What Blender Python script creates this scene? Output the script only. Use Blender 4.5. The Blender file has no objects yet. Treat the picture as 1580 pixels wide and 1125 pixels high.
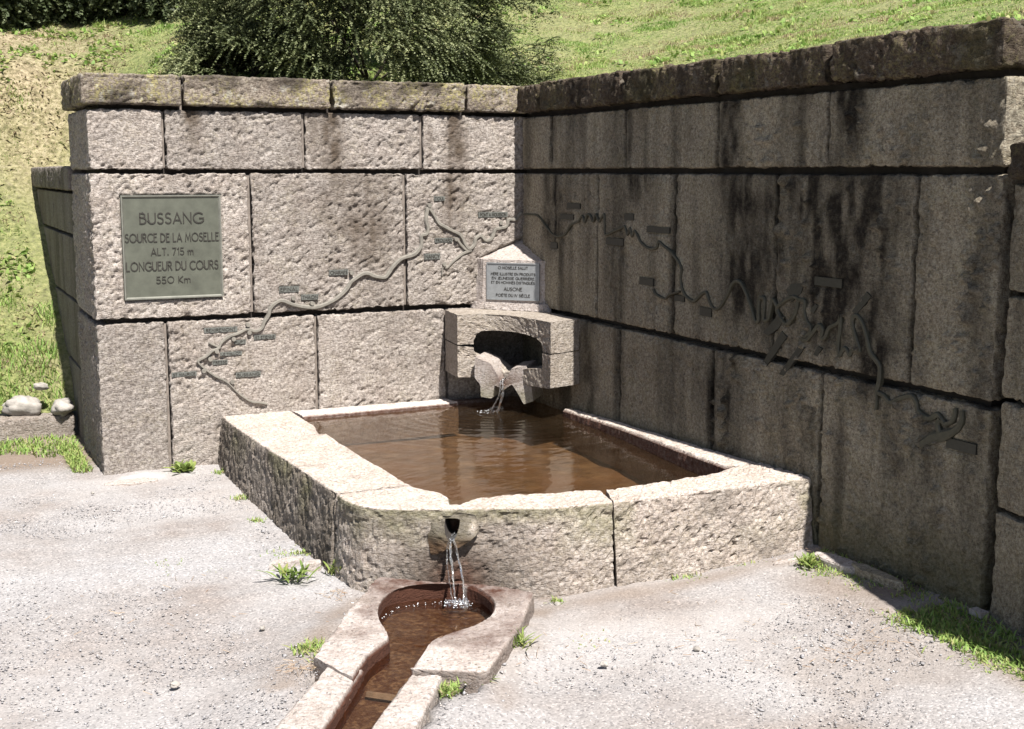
import bpy, math, random
import numpy as np
from mathutils import Matrix, Vector
rng = np.random.default_rng(7); random.seed(7)
S = bpy.context.scene
COL = S.collection

# ------------------------------------------------------------------ camera, sky, sun, exposure
F, CX, CY, HZ, H = 1990., 790., 562.5, 265., 1.6
th = math.atan((CY-HZ)/F); phi = math.atan(940*math.cos(th)/F)
fw = np.array([math.sin(phi)*math.cos(th), math.cos(phi)*math.cos(th), -math.sin(th)])
rt = np.array([math.cos(phi), -math.sin(phi), 0.]); up = np.cross(rt, fw)
def ray(x, y): return fw*F + rt*(x-CX) - up*(y-CY)
_d = ray(803, 655); CAM = -_d*(H/-_d[2])
def on(x, y, ax, v):                       # where the sight line of a measured point meets a wall or level plane
    d = ray(x, y); return CAM + d*((v-CAM[ax])/d[ax])
def on_diag(x, y, k):                      # ... meets the vertical plane x+y=-k
    d = ray(x, y); return CAM + d*((-k-CAM[0]-CAM[1])/(d[0]+d[1]))
cd = bpy.data.cameras.new('camera'); cam = bpy.data.objects.new('camera', cd); COL.objects.link(cam)
cd.sensor_width = 36; cd.lens = F/1580*36; cd.clip_end = 500; cd.clip_start = .05
M = Matrix.Identity(4)
for i in range(3): M[i][0], M[i][1], M[i][2], M[i][3] = rt[i], up[i], -fw[i], CAM[i]
cam.matrix_world = M; S.camera = cam

EL, AZ = math.radians(57), math.radians(.8)
sd = Vector((math.sin(AZ)*math.cos(EL), -math.cos(AZ)*math.cos(EL), math.sin(EL)))
W = bpy.data.worlds.new('World'); S.world = W; W.use_nodes = True
nt = W.node_tree; bg = nt.nodes['Background']; sky = nt.nodes.new('ShaderNodeTexSky')
sky.sky_type = 'NISHITA'; sky.sun_disc = False; sky.sun_elevation = EL; sky.sun_rotation = math.pi - AZ
sky.dust_density = 2.5; sky.air_density = 1.0; sky.altitude = 700
nt.links.new(sky.outputs[0], bg.inputs[0]); bg.inputs[1].default_value = .05
sl = bpy.data.lights.new('sun', 'SUN'); sl.energy = 5; sl.angle = math.radians(.5); sl.color = (1, .955, .9)
so = bpy.data.objects.new('sun', sl); COL.objects.link(so); so.rotation_euler = sd.to_track_quat('Z', 'Y').to_euler()
so.location = (0, -5, 12)
S.view_settings.view_transform = 'Standard'; S.view_settings.look = 'None'
S.view_settings.exposure = 1.16; S.view_settings.gamma = 1

# ------------------------------------------------------------------ noise
def _h(ix, iy, iz, s):
    n = (ix*374761393 + iy*668265263 + iz*2147483647*3 + s*1274126177) & 0xFFFFFFFF
    n = ((n ^ (n >> 13))*1274126177) & 0xFFFFFFFF
    n = ((n ^ (n >> 16))*2246822519) & 0xFFFFFFFF
    return ((n ^ (n >> 15)) & 0xFFFFFF)/16777215.*2-1
def vn(p, s=0):
    p = np.asarray(p, float); f0 = np.floor(p); f = p-f0; i = f0.astype(np.int64); f = f*f*(3-2*f)
    r = 0
    for a in (0, 1):
        for b in (0, 1):
            for c in (0, 1):
                w = (f[..., 0] if a else 1-f[..., 0])*(f[..., 1] if b else 1-f[..., 1])*(f[..., 2] if c else 1-f[..., 2])
                r = r + w*_h(i[..., 0]+a, i[..., 1]+b, i[..., 2]+c, s)
    return r
def fbm(p, o=4, s=0):
    r = 0; a = 1.; p = np.asarray(p, float)
    for k in range(o): r = r+a*vn(p*2**k, s+k*7); a *= .5
    return r
def sst(a, b, x): t = np.clip((x-a)/(b-a), 0, 1); return t*t*(3-2*t)

def relief(p, seed, amp, ang=.55):
    """tooled stone: slanting pick strokes, pits and slow swell (metres, outward)"""
    ca, sa = math.cos(ang), math.sin(ang)
    hor = p[:, 0]+p[:, 1]; al = hor*ca+p[:, 2]*sa; ac = -hor*sa+p[:, 2]*ca; o = p[:, 0]-p[:, 1]
    warp = vn(p*14, seed+3)*.35
    q1 = np.stack([al*19+warp, ac*44+warp, o*24], -1)
    q2 = np.stack([al*40, ac*84+warp*2, o*50], -1)
    a = vn(q1, seed); b = vn(q2, seed+1); s = vn(p*9, seed+2)
    pits = -np.clip(vn(np.stack([al*26+9, ac*58-warp*3, o*32], -1), seed+5)-.22, 0, .3)*3.6
    mod = 1+.55*vn(p*4.3, seed+8)
    return amp*((a*.5+b*.5+pits*1.25)*mod+s*.6)

# ------------------------------------------------------------------ mesh helpers
def mesh(name, V, Fc, mat, parent=None, attrs=None, smooth=False):
    """V (n,3); Fc list of int arrays (m,3) / (m,4) or list of tuples"""
    me = bpy.data.meshes.new(name); V = np.asarray(V, np.float32)
    if isinstance(Fc, np.ndarray): Fc = [Fc]
    if len(Fc) and isinstance(Fc[0], np.ndarray) and Fc[0].ndim == 2:
        tot = [np.full(len(f), f.shape[1], np.int32) for f in Fc if len(f)]
        lv = np.concatenate([f.ravel() for f in Fc if len(f)]).astype(np.int32); tot = np.concatenate(tot)
        me.vertices.add(len(V)); me.vertices.foreach_set('co', V.ravel())
        me.loops.add(len(lv)); me.loops.foreach_set('vertex_index', lv)
        st = np.concatenate([[0], np.cumsum(tot)[:-1]]).astype(np.int32)
        me.polygons.add(len(tot)); me.polygons.foreach_set('loop_start', st); me.polygons.foreach_set('loop_total', tot)
    else:
        me.from_pydata([tuple(map(float, v)) for v in V], [], [tuple(int(i) for i in f) for f in Fc])
    me.update(calc_edges=True)
    if smooth: me.polygons.foreach_set('use_smooth', np.ones(len(me.polygons), bool))
    for k, v in (attrs or {}).items():
        at = me.attributes.new(k, 'FLOAT', 'POINT'); at.data.foreach_set('value', np.asarray(v, np.float32))
    me.materials.append(mat); me.validate()
    o = bpy.data.objects.new(name, me); COL.objects.link(o)
    if parent is not None:
        o.parent = parent; g = parent; l = Vector(g.location)
        while g.parent is not None: g = g.parent; l += g.location
        o.location = -l if parent.parent is None else Vector((0, 0, 0))
    return o
def thing(name, label, cat, loc=(0, 0, 0), group=None):
    o = bpy.data.objects.new(name, None); COL.objects.link(o); o.location = loc; o.empty_display_size = .1
    return tag(o, label, cat, group)
def tag(o, label=None, cat=None, group=None, kind=None):
    if label: o['label'] = label
    if cat: o['category'] = cat
    if group: o['group'] = group
    if kind: o['kind'] = kind
    return o
def gridq(nu, nv, off=0, flip=False):
    i, j = np.meshgrid(np.arange(nu-1), np.arange(nv-1), indexing='ij'); a = (i*nv+j).ravel()+off
    q = np.stack([a, a+nv, a+nv+1, a+1], -1)
    return q[:, ::-1] if flip else q
def catmull(P, n=6):
    P = [np.array(p, float) for p in P]; out = []
    for i in range(len(P)-1):
        a, b, c, d = P[max(i-1, 0)], P[i], P[i+1], P[min(i+2, len(P)-1)]
        for k in range(n):
            t = k/n; out.append(.5*((2*b)+(c-a)*t+(2*a-5*b+4*c-d)*t*t+(3*b-a-3*c+d)*t**3))
    out.append(P[-1]); return np.array(out)
def resample(P, n):
    P = np.asarray(P, float); L = np.concatenate([[0], np.cumsum(np.linalg.norm(np.diff(P, axis=0), axis=1))])
    t = np.linspace(0, L[-1], n); return np.stack([np.interp(t, L, P[:, k]) for k in range(P.shape[1])], -1)

# ------------------------------------------------------------------ materials
def newmat(name):
    m = bpy.data.materials.new(name); m.use_nodes = True; n = m.node_tree
    return m, n, n.nodes['Principled BSDF']
def N(n, t, **k):
    x = n.nodes.new(t)
    for a, b in k.items(): setattr(x, a, b)
    return x
def ramp(n, src, stops):
    r = N(n, 'ShaderNodeValToRGB'); e = r.color_ramp.elements
    while len(e) < len(stops): e.new(.5)
    for el, (p, c) in zip(e, stops): el.position = p; el.color = (*c, 1) if len(c) == 3 else c
    n.links.new(src, r.inputs[0]); return r.outputs[0]
def noise(n, scale, detail=3, rough=.6, vec=None, dist=0):
    x = N(n, 'ShaderNodeTexNoise'); x.inputs['Scale'].default_value = scale; x.inputs['Detail'].default_value = detail
    x.inputs['Roughness'].default_value = rough; x.inputs['Distortion'].default_value = dist
    if vec is not None: n.links.new(vec, x.inputs['Vector'])
    return x.outputs['Fac']
def mix(n, fac, a, b, bt='MIX'):
    x = N(n, 'ShaderNodeMix', data_type='RGBA', blend_type=bt)
    for s, v in ((x.inputs[0], fac), (x.inputs[6], a), (x.inputs[7], b)):
        if hasattr(v, 'is_linked') or isinstance(v, bpy.types.NodeSocket): n.links.new(v, s)
        else: s.default_value = v if isinstance(v, (int, float)) else ((*v, 1) if len(v) == 3 else v)
    return x.outputs[2]
def math_(n, op, a, b=0.):
    x = N(n, 'ShaderNodeMath', operation=op)
    for s, v in zip(x.inputs, (a, b)):
        if isinstance(v, bpy.types.NodeSocket): n.links.new(v, s)
        else: s.default_value = v
    return x.outputs[0]
def attr(n, name): x = N(n, 'ShaderNodeAttribute', attribute_name=name); return x.outputs['Fac']
def bump(n, p, h, strength=.5, dist=.004):
    b = N(n, 'ShaderNodeBump'); b.inputs['Strength'].default_value = strength; b.inputs['Distance'].default_value = dist
    n.links.new(h, b.inputs['Height']); n.links.new(b.outputs[0], p.inputs['Normal']); return b

def granite(name, lo, mid, hi, stain=(.035, .028, .022), lichen=0., rust=0., bs=.6, k=1., ck=1.):
    lo, mid, hi = [tuple(v*k for v in q) for q in (lo, mid, hi)]
    m, n, p = newmat(name)
    pos = N(n, 'ShaderNodeNewGeometry').outputs['Position']
    g1 = noise(n, 70, 3, .7, pos); g2 = noise(n, 210, 2, .7, pos); g3 = noise(n, 6, 4, .6, pos)
    gr = math_(n, 'ADD', math_(n, 'MULTIPLY', g1, .6), math_(n, 'MULTIPLY', g2, .4))
    c = ramp(n, gr, [(.33, lo), (.47, mid), (.6, hi)])
    c = mix(n, math_(n, 'MULTIPLY', ramp(n, g3, [(.4, (0, 0, 0)), (.7, (1, 1, 1))]), .35), c, (.55, .47, .43), 'MULTIPLY')
    vz = N(n, 'ShaderNodeTexVoronoi'); vz.inputs['Scale'].default_value = 120; n.links.new(pos, vz.inputs['Vector'])
    fl = ramp(n, vz.outputs['Color'], [(.12, (1, 1, 1)), (.2, (0, 0, 0))])
    c = mix(n, math_(n, 'MULTIPLY', fl, .55), c, (.08, .07, .065))
    t = N(n, 'ShaderNodeHueSaturation'); n.links.new(c, t.inputs['Color']); n.links.new(attr(n, 'tint'), t.inputs['Value']); c = t.outputs[0]
    if lichen:
        l = noise(n, 55, 4, .75, pos); l2 = noise(n, 7, 2, .5, pos)
        lm = ramp(n, math_(n, 'MULTIPLY', l, math_(n, 'ADD', l2, .5)), [(.5, (0, 0, 0)), (.66, (1, 1, 1))])
        c = mix(n, math_(n, 'MULTIPLY', lm, lichen), c, (.27, .24, .1))
        l3 = ramp(n, noise(n, 20, 3, .6, pos), [(.6, (0, 0, 0)), (.66, (1, 1, 1))])
        c = mix(n, math_(n, 'MULTIPLY', l3, .45*lichen), c, (.48, .47, .42))
    st = attr(n, 'stain'); sn = noise(n, 40, 4, .75, pos)  # real stains, plus shade painted on the basin's left face and spout bore
    sm = math_(n, 'MULTIPLY', st, math_(n, 'ADD', .62, math_(n, 'MULTIPLY', sn, .7)))
    sm = ramp(n, sm, [(0, (0, 0, 0)), (1., (1, 1, 1))])
    c = mix(n, sm, c, stain)
    ru = attr(n, 'rust'); c = mix(n, math_(n, 'MULTIPLY', ru, math_(n, 'ADD', .45, math_(n, 'MULTIPLY', sn, 1.))), c, (.062, .025, .015))
    gm = attr(n, 'moss'); c = mix(n, math_(n, 'MULTIPLY', gm, math_(n, 'ADD', .3, sn)), c, (.1, .105, .03))
    n.links.new(c, p.inputs['Base Color']); p.inputs['Roughness'].default_value = .88; p.inputs['Specular IOR Level'].default_value = .25
    mp = N(n, 'ShaderNodeMapping'); mp.inputs['Rotation'].default_value = (math.radians(-28), math.radians(28), 0); mp.inputs['Scale'].default_value = (1, 1, 2.7); n.links.new(pos, mp.inputs[0])
    ch = noise(n, 44, 3, .62, mp.outputs[0], .25); pit = ramp(n, ch, [(.36, (0, 0, 0)), (.5, (1, 1, 1))])
    hb = math_(n, 'ADD', math_(n, 'ADD', math_(n, 'MULTIPLY', g1, .7), math_(n, 'MULTIPLY', g2, .4)), math_(n, 'MULTIPLY', pit, 1.1*ck))
    bump(n, p, hb, bs, .0085)
    return m
G_PINK = granite('granite_pink', (.14, .114, .096), (.36, .318, .283), (.58, .53, .485), (.075, .056, .04), lichen=.1, k=.74)
G_GREY = granite('granite_weathered', (.11, .088, .062), (.25, .215, .16), (.40, .365, .285), (.010, .0072, .0045), lichen=.15, k=.92, ck=.6)
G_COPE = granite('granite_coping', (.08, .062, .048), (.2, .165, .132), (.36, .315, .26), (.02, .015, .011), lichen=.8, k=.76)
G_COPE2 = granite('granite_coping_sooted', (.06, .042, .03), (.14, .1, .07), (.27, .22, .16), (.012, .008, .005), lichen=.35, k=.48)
G_BASIN = granite('granite_basin', (.19, .16, .135), (.38, .325, .28), (.54, .49, .45), (.07, .058, .045), lichen=.1, k=.8)
G_FRESH = granite('granite_fresh_cut', (.3, .25, .22), (.5, .44, .4), (.62, .57, .54), (.09, .07, .05), lichen=.05, k=.7, ck=.45)
G_SIDE = granite('granite_grey_side', (.13, .11, .1), (.23, .2, .185), (.33, .3, .28), (.05, .04, .03), lichen=.15, k=.8)
def plain(name, col, rough=.7, metal=0, var=.3, scale=30, bs=.2):
    m, n, p = newmat(name); pos = N(n, 'ShaderNodeNewGeometry').outputs['Position']
    g = noise(n, scale, 4, .65, pos)
    c = ramp(n, g, [(.3, tuple(v*(1-var) for v in col)), (.7, tuple(min(1, v*(1+var)) for v in col))])
    n.links.new(c, p.inputs['Base Color']); p.inputs['Roughness'].default_value = rough; p.inputs['Metallic'].default_value = metal
    bump(n, p, g, bs, .003); return m
MORTAR = plain('old_mortar', (.16, .135, .115), .95, bs=.5)
JOINT_BORE_D = plain('dark_joint_bore_shade', (.03, .024, .02), .95, bs=.5)  # joint backing; also the painted shade inside the spout bore
BRONZE = plain('bronze_plaque', (.095, .1, .078), .5, .25, .22, 11, .12)
BRONZE_L = plain('bronze_light_rim', (.17, .17, .145), .45, .3, .2, 20, .1)
BRONZE_D = plain('bronze_dark_letters', (.03, .027, .022), .6, .2, .2, 30, .1)
RIVER = plain('river_band_stone', (.17, .158, .135), .75, 0, .25, 40, .2)
RIVER_D = plain('river_band_green', (.05, .048, .033), .6, .15, .3, 40, .2)
PLATE = plain('name_plate_lead', (.125, .13, .118), .55, .2, .25, 60, .2)
PLATE_D = plain('name_plate_dark', (.028, .028, .023), .55, .2, .25, 60, .2)
SILVER = plain('pale_lead_plaque', (.235, .245, .25), .4, .25, .12, 25, .12)
ROCK = plain('pale_rock', (.27, .25, .225), .9, 0, .35, 22, .9)
BARK = plain('bark', (.03, .022, .016), .9, 0, .4, 60, .5)

def foliage_mat(name, stops, trans=.35, rough=.6):
    m, n, p = newmat(name); c = ramp(n, attr(n, 'col'), stops)
    n.links.new(c, p.inputs['Base Color']); p.inputs['Roughness'].default_value = rough; p.inputs['Specular IOR Level'].default_value = .3
    tr = N(n, 'ShaderNodeBsdfTranslucent'); n.links.new(c, tr.inputs[0]); ms = N(n, 'ShaderNodeMixShader'); ms.inputs[0].default_value = trans
    n.links.new(p.outputs[0], ms.inputs[1]); n.links.new(tr.outputs[0], ms.inputs[2]); n.links.new(ms.outputs[0], n.nodes['Material Output'].inputs[0])
    return m
GRASS = foliage_mat('grass_blades', [(0, (.27, .2, .13)), (.15, (.4, .32, .21)), (.3, (.34, .36, .13)), (.55, (.26, .37, .1)), (1, (.14, .25, .05))])
WEED = foliage_mat('weed_leaves', [(0, (.3, .3, .1)), (.5, (.2, .27, .07)), (1, (.09, .15, .035))])
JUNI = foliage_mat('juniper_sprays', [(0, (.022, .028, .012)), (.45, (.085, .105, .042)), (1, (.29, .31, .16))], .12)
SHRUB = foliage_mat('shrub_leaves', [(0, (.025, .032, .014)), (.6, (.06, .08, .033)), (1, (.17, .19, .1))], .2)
STRAW = foliage_mat('dry_needles', [(0, (.2, .12, .08)), (1, (.4, .33, .24))], .1)

def water_mat(name, tint, bsc, bst, rough=.02, dens=1.):
    m, n, p = newmat(name); out = n.nodes['Material Output']; n.nodes.remove(p)
    pos = N(n, 'ShaderNodeNewGeometry').outputs['Position']
    gl = N(n, 'ShaderNodeBsdfGlossy'); gl.inputs['Roughness'].default_value = rough; gl.inputs[0].default_value = (1, 1, 1, 1)
    tr = N(n, 'ShaderNodeBsdfTransparent'); tr.inputs[0].default_value = (*tint, 1)
    fr = N(n, 'ShaderNodeFresnel'); fr.inputs[0].default_value = 1.36; ms = N(n, 'ShaderNodeMixShader')
    mp = N(n, 'ShaderNodeMapping'); mp.inputs['Scale'].default_value = (1, 2.2, 1); mp.inputs['Rotation'].default_value = (0, 0, math.radians(25))
    n.links.new(pos, mp.inputs[0])
    b = N(n, 'ShaderNodeBump'); b.inputs['Strength'].default_value = bst; b.inputs['Distance'].default_value = .01
    n.links.new(noise(n, bsc, 3, .6, mp.outputs[0], .3), b.inputs['Height'])
    n.links.new(b.outputs[0], gl.inputs['Normal']); n.links.new(b.outputs[0], fr.inputs['Normal'])
    if dens < 1:
        df = N(n, 'ShaderNodeBsdfDiffuse'); mm = N(n, 'ShaderNodeMixShader'); mm.inputs[0].default_value = 1-dens
        n.links.new(ramp(n, noise(n, 3., 4, .6, pos), [(.35, (.06, .038, .02)), (.65, (.13, .09, .055))]), df.inputs[0])
        n.links.new(tr.outputs[0], mm.inputs[1]); n.links.new(df.outputs[0], mm.inputs[2]); tr = mm
    n.links.new(fr.outputs[0], ms.inputs[0]); n.links.new(tr.outputs[0], ms.inputs[1]); n.links.new(gl.outputs[0], ms.inputs[2])
    n.links.new(ms.outputs[0], out.inputs[0]); return m
WATER = water_mat('pool_water', (.68, .58, .45), 14, .13, dens=.88)
WATER2 = water_mat('gutter_water', (.78, .66, .54), 26, .3)
JET, _n, _p = newmat('falling_water'); _p.inputs['Base Color'].default_value = (.93, .95, .97, 1)
_p.inputs['Roughness'].default_value = .08; _p.inputs['IOR'].default_value = 1.33; _p.inputs['Transmission Weight'].default_value = .95
FOAM = plain('foam', (.8, .82, .84), .3, 0, .1, 60, .3)
m, n, p = newmat('rusty_floor'); pos = N(n, 'ShaderNodeNewGeometry').outputs['Position']
c = ramp(n, noise(n, 7, 5, .65, pos), [(.3, (.06, .037, .022)), (.5, (.135, .09, .056)), (.7, (.24, .175, .115))])
c = mix(n, ramp(n, noise(n, 2.2, 3, .5, pos), [(.4, (0, 0, 0)), (.65, (1, 1, 1))]), c, (.15, .085, .045), 'MIX')
n.links.new(c, p.inputs['Base Color']); p.inputs['Roughness'].default_value = .9; bump(n, p, noise(n, 60, 3, .6, pos), .5, .004)
SILT = m
m, n, p = newmat('red_wet_floor'); pos = N(n, 'ShaderNodeNewGeometry').outputs['Position']
c = ramp(n, noise(n, 48, 4, .7, pos), [(.34, (.05, .024, .016)), (.5, (.075, .045, .03)), (.68, (.2, .15, .105))])
n.links.new(c, p.inputs['Base Color']); p.inputs['Roughness'].default_value = .35; bump(n, p, noise(n, 90, 3, .6, pos), .6, .004)
WETRED = m

def ground_mat():
    m, n, p = newmat('gravel'); pos = N(n, 'ShaderNodeNewGeometry').outputs['Position']
    a = noise(n, 1.3, 5, .6, pos); b = noise(n, 110, 3, .75, pos); c2 = noise(n, 320, 2, .7, pos)
    c = ramp(n, a, [(.35, (.215, .188, .172)), (.5, (.262, .246, .238)), (.65, (.29, .281, .28))])
    v = N(n, 'ShaderNodeTexVoronoi'); v.inputs['Scale'].default_value = 135; n.links.new(pos, v.inputs['Vector'])
    ch = ramp(n, v.outputs['Color'], [(.12, (.62, .62, .63)), (.3, (.92, .92, .92)), (.7, (1.05, 1.05, 1.05)), (.9, (1.45, 1.43, 1.42))])
    c = mix(n, 1., c, ch, 'MULTIPLY')
    c = mix(n, ramp(n, b, [(.42, (.7, .7, .7)), (.3, (1, 1, 1))]), c, c)
    du = attr(n, 'dust'); c = mix(n, du, c, (.42, .405, .395)); c = mix(n, attr(n, 'earth'), c, (.16, .115, .08))
    n.links.new(c, p.inputs['Base Color']); p.inputs['Roughness'].default_value = .95; p.inputs['Specular IOR Level'].default_value = .2
    h = math_(n, 'ADD', math_(n, 'ADD', b, math_(n, 'MULTIPLY', c2, .4)), math_(n, 'MULTIPLY', v.outputs['Distance'], -.7))
    bump(n, p, h, .4, .007); return m
GRAVEL = ground_mat()
m, n, p = newmat('pebble'); c = ramp(n, attr(n, 'col'), [(0, (.13, .125, .125)), (.25, (.22, .21, .21)), (.6, (.31, .305, .315)), (.85, (.38, .34, .31)), (1, (.62, .61, .6))])
n.links.new(c, p.inputs['Base Color']); p.inputs['Roughness'].default_value = .85; PEB = m
m, n, p = newmat('hillside_soil'); pos = N(n, 'ShaderNodeNewGeometry').outputs['Position']
dry = attr(n, 'dry')
g1 = ramp(n, noise(n, 26, 5, .75, pos), [(.3, (.05, .06, .02)), (.5, (.16, .19, .06)), (.7, (.32, .32, .13))])
g2 = ramp(n, noise(n, 24, 6, .8, pos), [(.4, (.1, .07, .045)), (.5, (.28, .21, .14)), (.58, (.44, .36, .25))])
c = mix(n, dry, g1, g2); n.links.new(c, p.inputs['Base Color']); p.inputs['Roughness'].default_value = 1
bump(n, p, noise(n, 45, 5, .7, pos), .9, .03); SOIL = m

# ------------------------------------------------------------------ terrain heights
def gz(x, y):
    x = np.asarray(x, float)
    y = np.asarray(y, float); tt = (x+1.6)*-.600+(y+2.75)*-.800; dd = np.abs((x+1.6)*-.800-(y+2.75)*-.600)
    return -.078*(1-np.exp(np.minimum(x, 0)*1.6))+.052*np.exp(-(np.maximum(dd-.27, 0)/.2)**2)*sst(.1, .6, tt)
def hill(x, y):
    x = np.asarray(x, float); y = np.asarray(y, float)
    yy = y+np.clip(-x-3.1, 0, 9)*.04
    zl = np.interp(yy, [1.2, 1.33, 1.55, 1.91, 2.65, 3.16, 5.3, 9, 40], [.045, .10, .37, .6, 1.05, 1.4, 2.75, 4.3, 15])
    dist = np.hypot(np.maximum(x-.35, 0), np.maximum(y-.85, 0))
    zb = 1.93+.27*dist+.004*dist**2-.42*sst(-3.75, -4.5, y)*np.exp(-np.maximum(x, 0)*.5)
    m_ = np.maximum(zl, 1.50+.02*y)
    z = m_+(np.maximum(zb, m_*.9)-m_)*sst(-2.35, -1.4, x)
    z = np.where(x < -2.42, zl, z)
    far = sst(3.1, 4.2, y); z = z*(1-far)+(np.maximum(zl, zb-.35*(1-sst(-2.2, -.8, x))))*far
    return z+.016*fbm(np.stack([x*5, y*5, 0*x], -1), 3, 15)+.035*fbm(np.stack([x*1.1, y*1.1, 0*x], -1), 3, 5)+.012*vn(np.stack([x*7, y*7, 0*x], -1), 9)
def axis(segs):
    out = []
    for a, b, s in segs: out += list(np.arange(a, b, s))
    out.append(segs[-1][1]); return np.array(out)

# gravel yard
xs = axis([(-40, -8, 2), (-8, -3.6, .2), (-3.6, .12, .035)]); xs = np.append(xs, [.3])
ys = axis([(-40, -9, 2), (-9, -5.2, .2), (-5.2, 1.1, .035)]); ys = np.append(ys, [1.25])
X, Y = np.meshgrid(xs, ys, indexing='ij'); P = np.stack([X, Y, 0*X], -1).reshape(-1, 3)
Z = gz(P[:, 0], P[:, 1])+.012*fbm(P*2.2, 3, 3)*sst(.0, .3, np.abs(P[:, 0])+.1)+.0035*vn(P*22, 4)+.002*vn(P*48, 6)
slab = (P[:, 0] > -2.72) & (P[:, 0] < -1.9) & (P[:, 1] > -.2-.1*vn(P*6, 2)) & (P[:, 1] < .0)
# sunken under the gutter stones and the basin so nothing pokes through
ax_, ay_ = np.array([-1.6, -2.75]), np.array([-2.95, -4.75]); dv = (ay_-ax_)/np.linalg.norm(ay_-ax_)
rel = P[:, :2]-ax_; tt = rel@dv; dd = np.abs(rel[:, 0]*dv[1]-rel[:, 1]*dv[0])
wid = np.where(tt < 1.02, .33, .22)
Z = np.where((tt > -.25) & (dd < wid-.06), Z-.3, Z)
inb = (P[:, 0] > -1.86) & (P[:, 1] > -2.86) & (P[:, 1] < -.05) & ~((P[:, 0]+P[:, 1]) < -4.3)
Z = np.where(inb, Z-.35, Z)
P[:, 2] = Z
ddst = np.exp(-(((P[:, 0]+2.45)/.42)**2+((P[:, 1]+.17)/.16)**2)*1.3)*(.6+.6*vn(P*9, 21))
ddst += .45*np.clip(fbm(P*np.array([1.1, 2., 1]), 3, 33)-.15, 0, 1)
er = np.clip(sst(-.55, -.05, P[:, 0])*sst(-3.0, -3.4, P[:, 1])*(.8+.6*vn(P*7, 8)), 0, .85)
er = np.maximum(er, np.clip(.75*fbm(P*np.array([1.5, 2.2, 1]), 3, 63)-.12, 0, .3)*sst(-2.2, -.6, P[:, 0]))
er = np.maximum(er, .55*np.exp(-((P[:, 1]+3.06)/.07)**2)*(P[:, 0] > -1.4)*(.7+.5*vn(P*8, 66)))
er = np.maximum(er, np.exp(-((dd-.36)/.07)**2)*(tt > -.2)*(tt < 1.1)*(.35+.5*vn(P*11, 14)))
er = np.maximum(er, sst(.15, .5, P[:, 1])*.8*(P[:, 0] < -2.5))
tag(mesh('ground', P, gridq(len(xs), len(ys)), GRAVEL, attrs=dict(dust=np.clip(ddst, 0, 1), earth=np.clip(er, 0, 1)), smooth=True), kind='structure')

# hillside
xs = axis([(-30, -7, 1.5), (-7, 5.5, .07), (5.5, 34, 1.5)]); ys = axis([(-12, -5, 1.), (-5, 9, .07), (9, 40, 1.5)])
X, Y = np.meshgrid(xs, ys, indexing='ij'); P = np.stack([X, Y, 0*X], -1).reshape(-1, 3)
P[:, 2] = hill(P[:, 0], P[:, 1])
keep = ((P[:, 0] >= .33) | (P[:, 1] >= .62)) & ~((P[:, 0] < -2.35) & (P[:, 1] < 1.27))
def dryness(x, y):
    q = np.stack([x, y, 0*x], -1)
    return np.clip(sst(3.0, 6.0, y)*sst(-.8, -2.6, x)*.85+np.where(x > 0, .14, .35)*fbm(q*1.3, 3, 51)+.1+.25*sst(1.2, 0, np.abs(x+3.1))*sst(2.2, 3.2, y), 0, 1)
q = gridq(len(xs), len(ys)); q = q[keep[q].all(1)]
tag(mesh('hillside', P, q, SOIL, attrs=dict(dry=dryness(P[:, 0], P[:, 1])), smooth=True), kind='structure')

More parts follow.
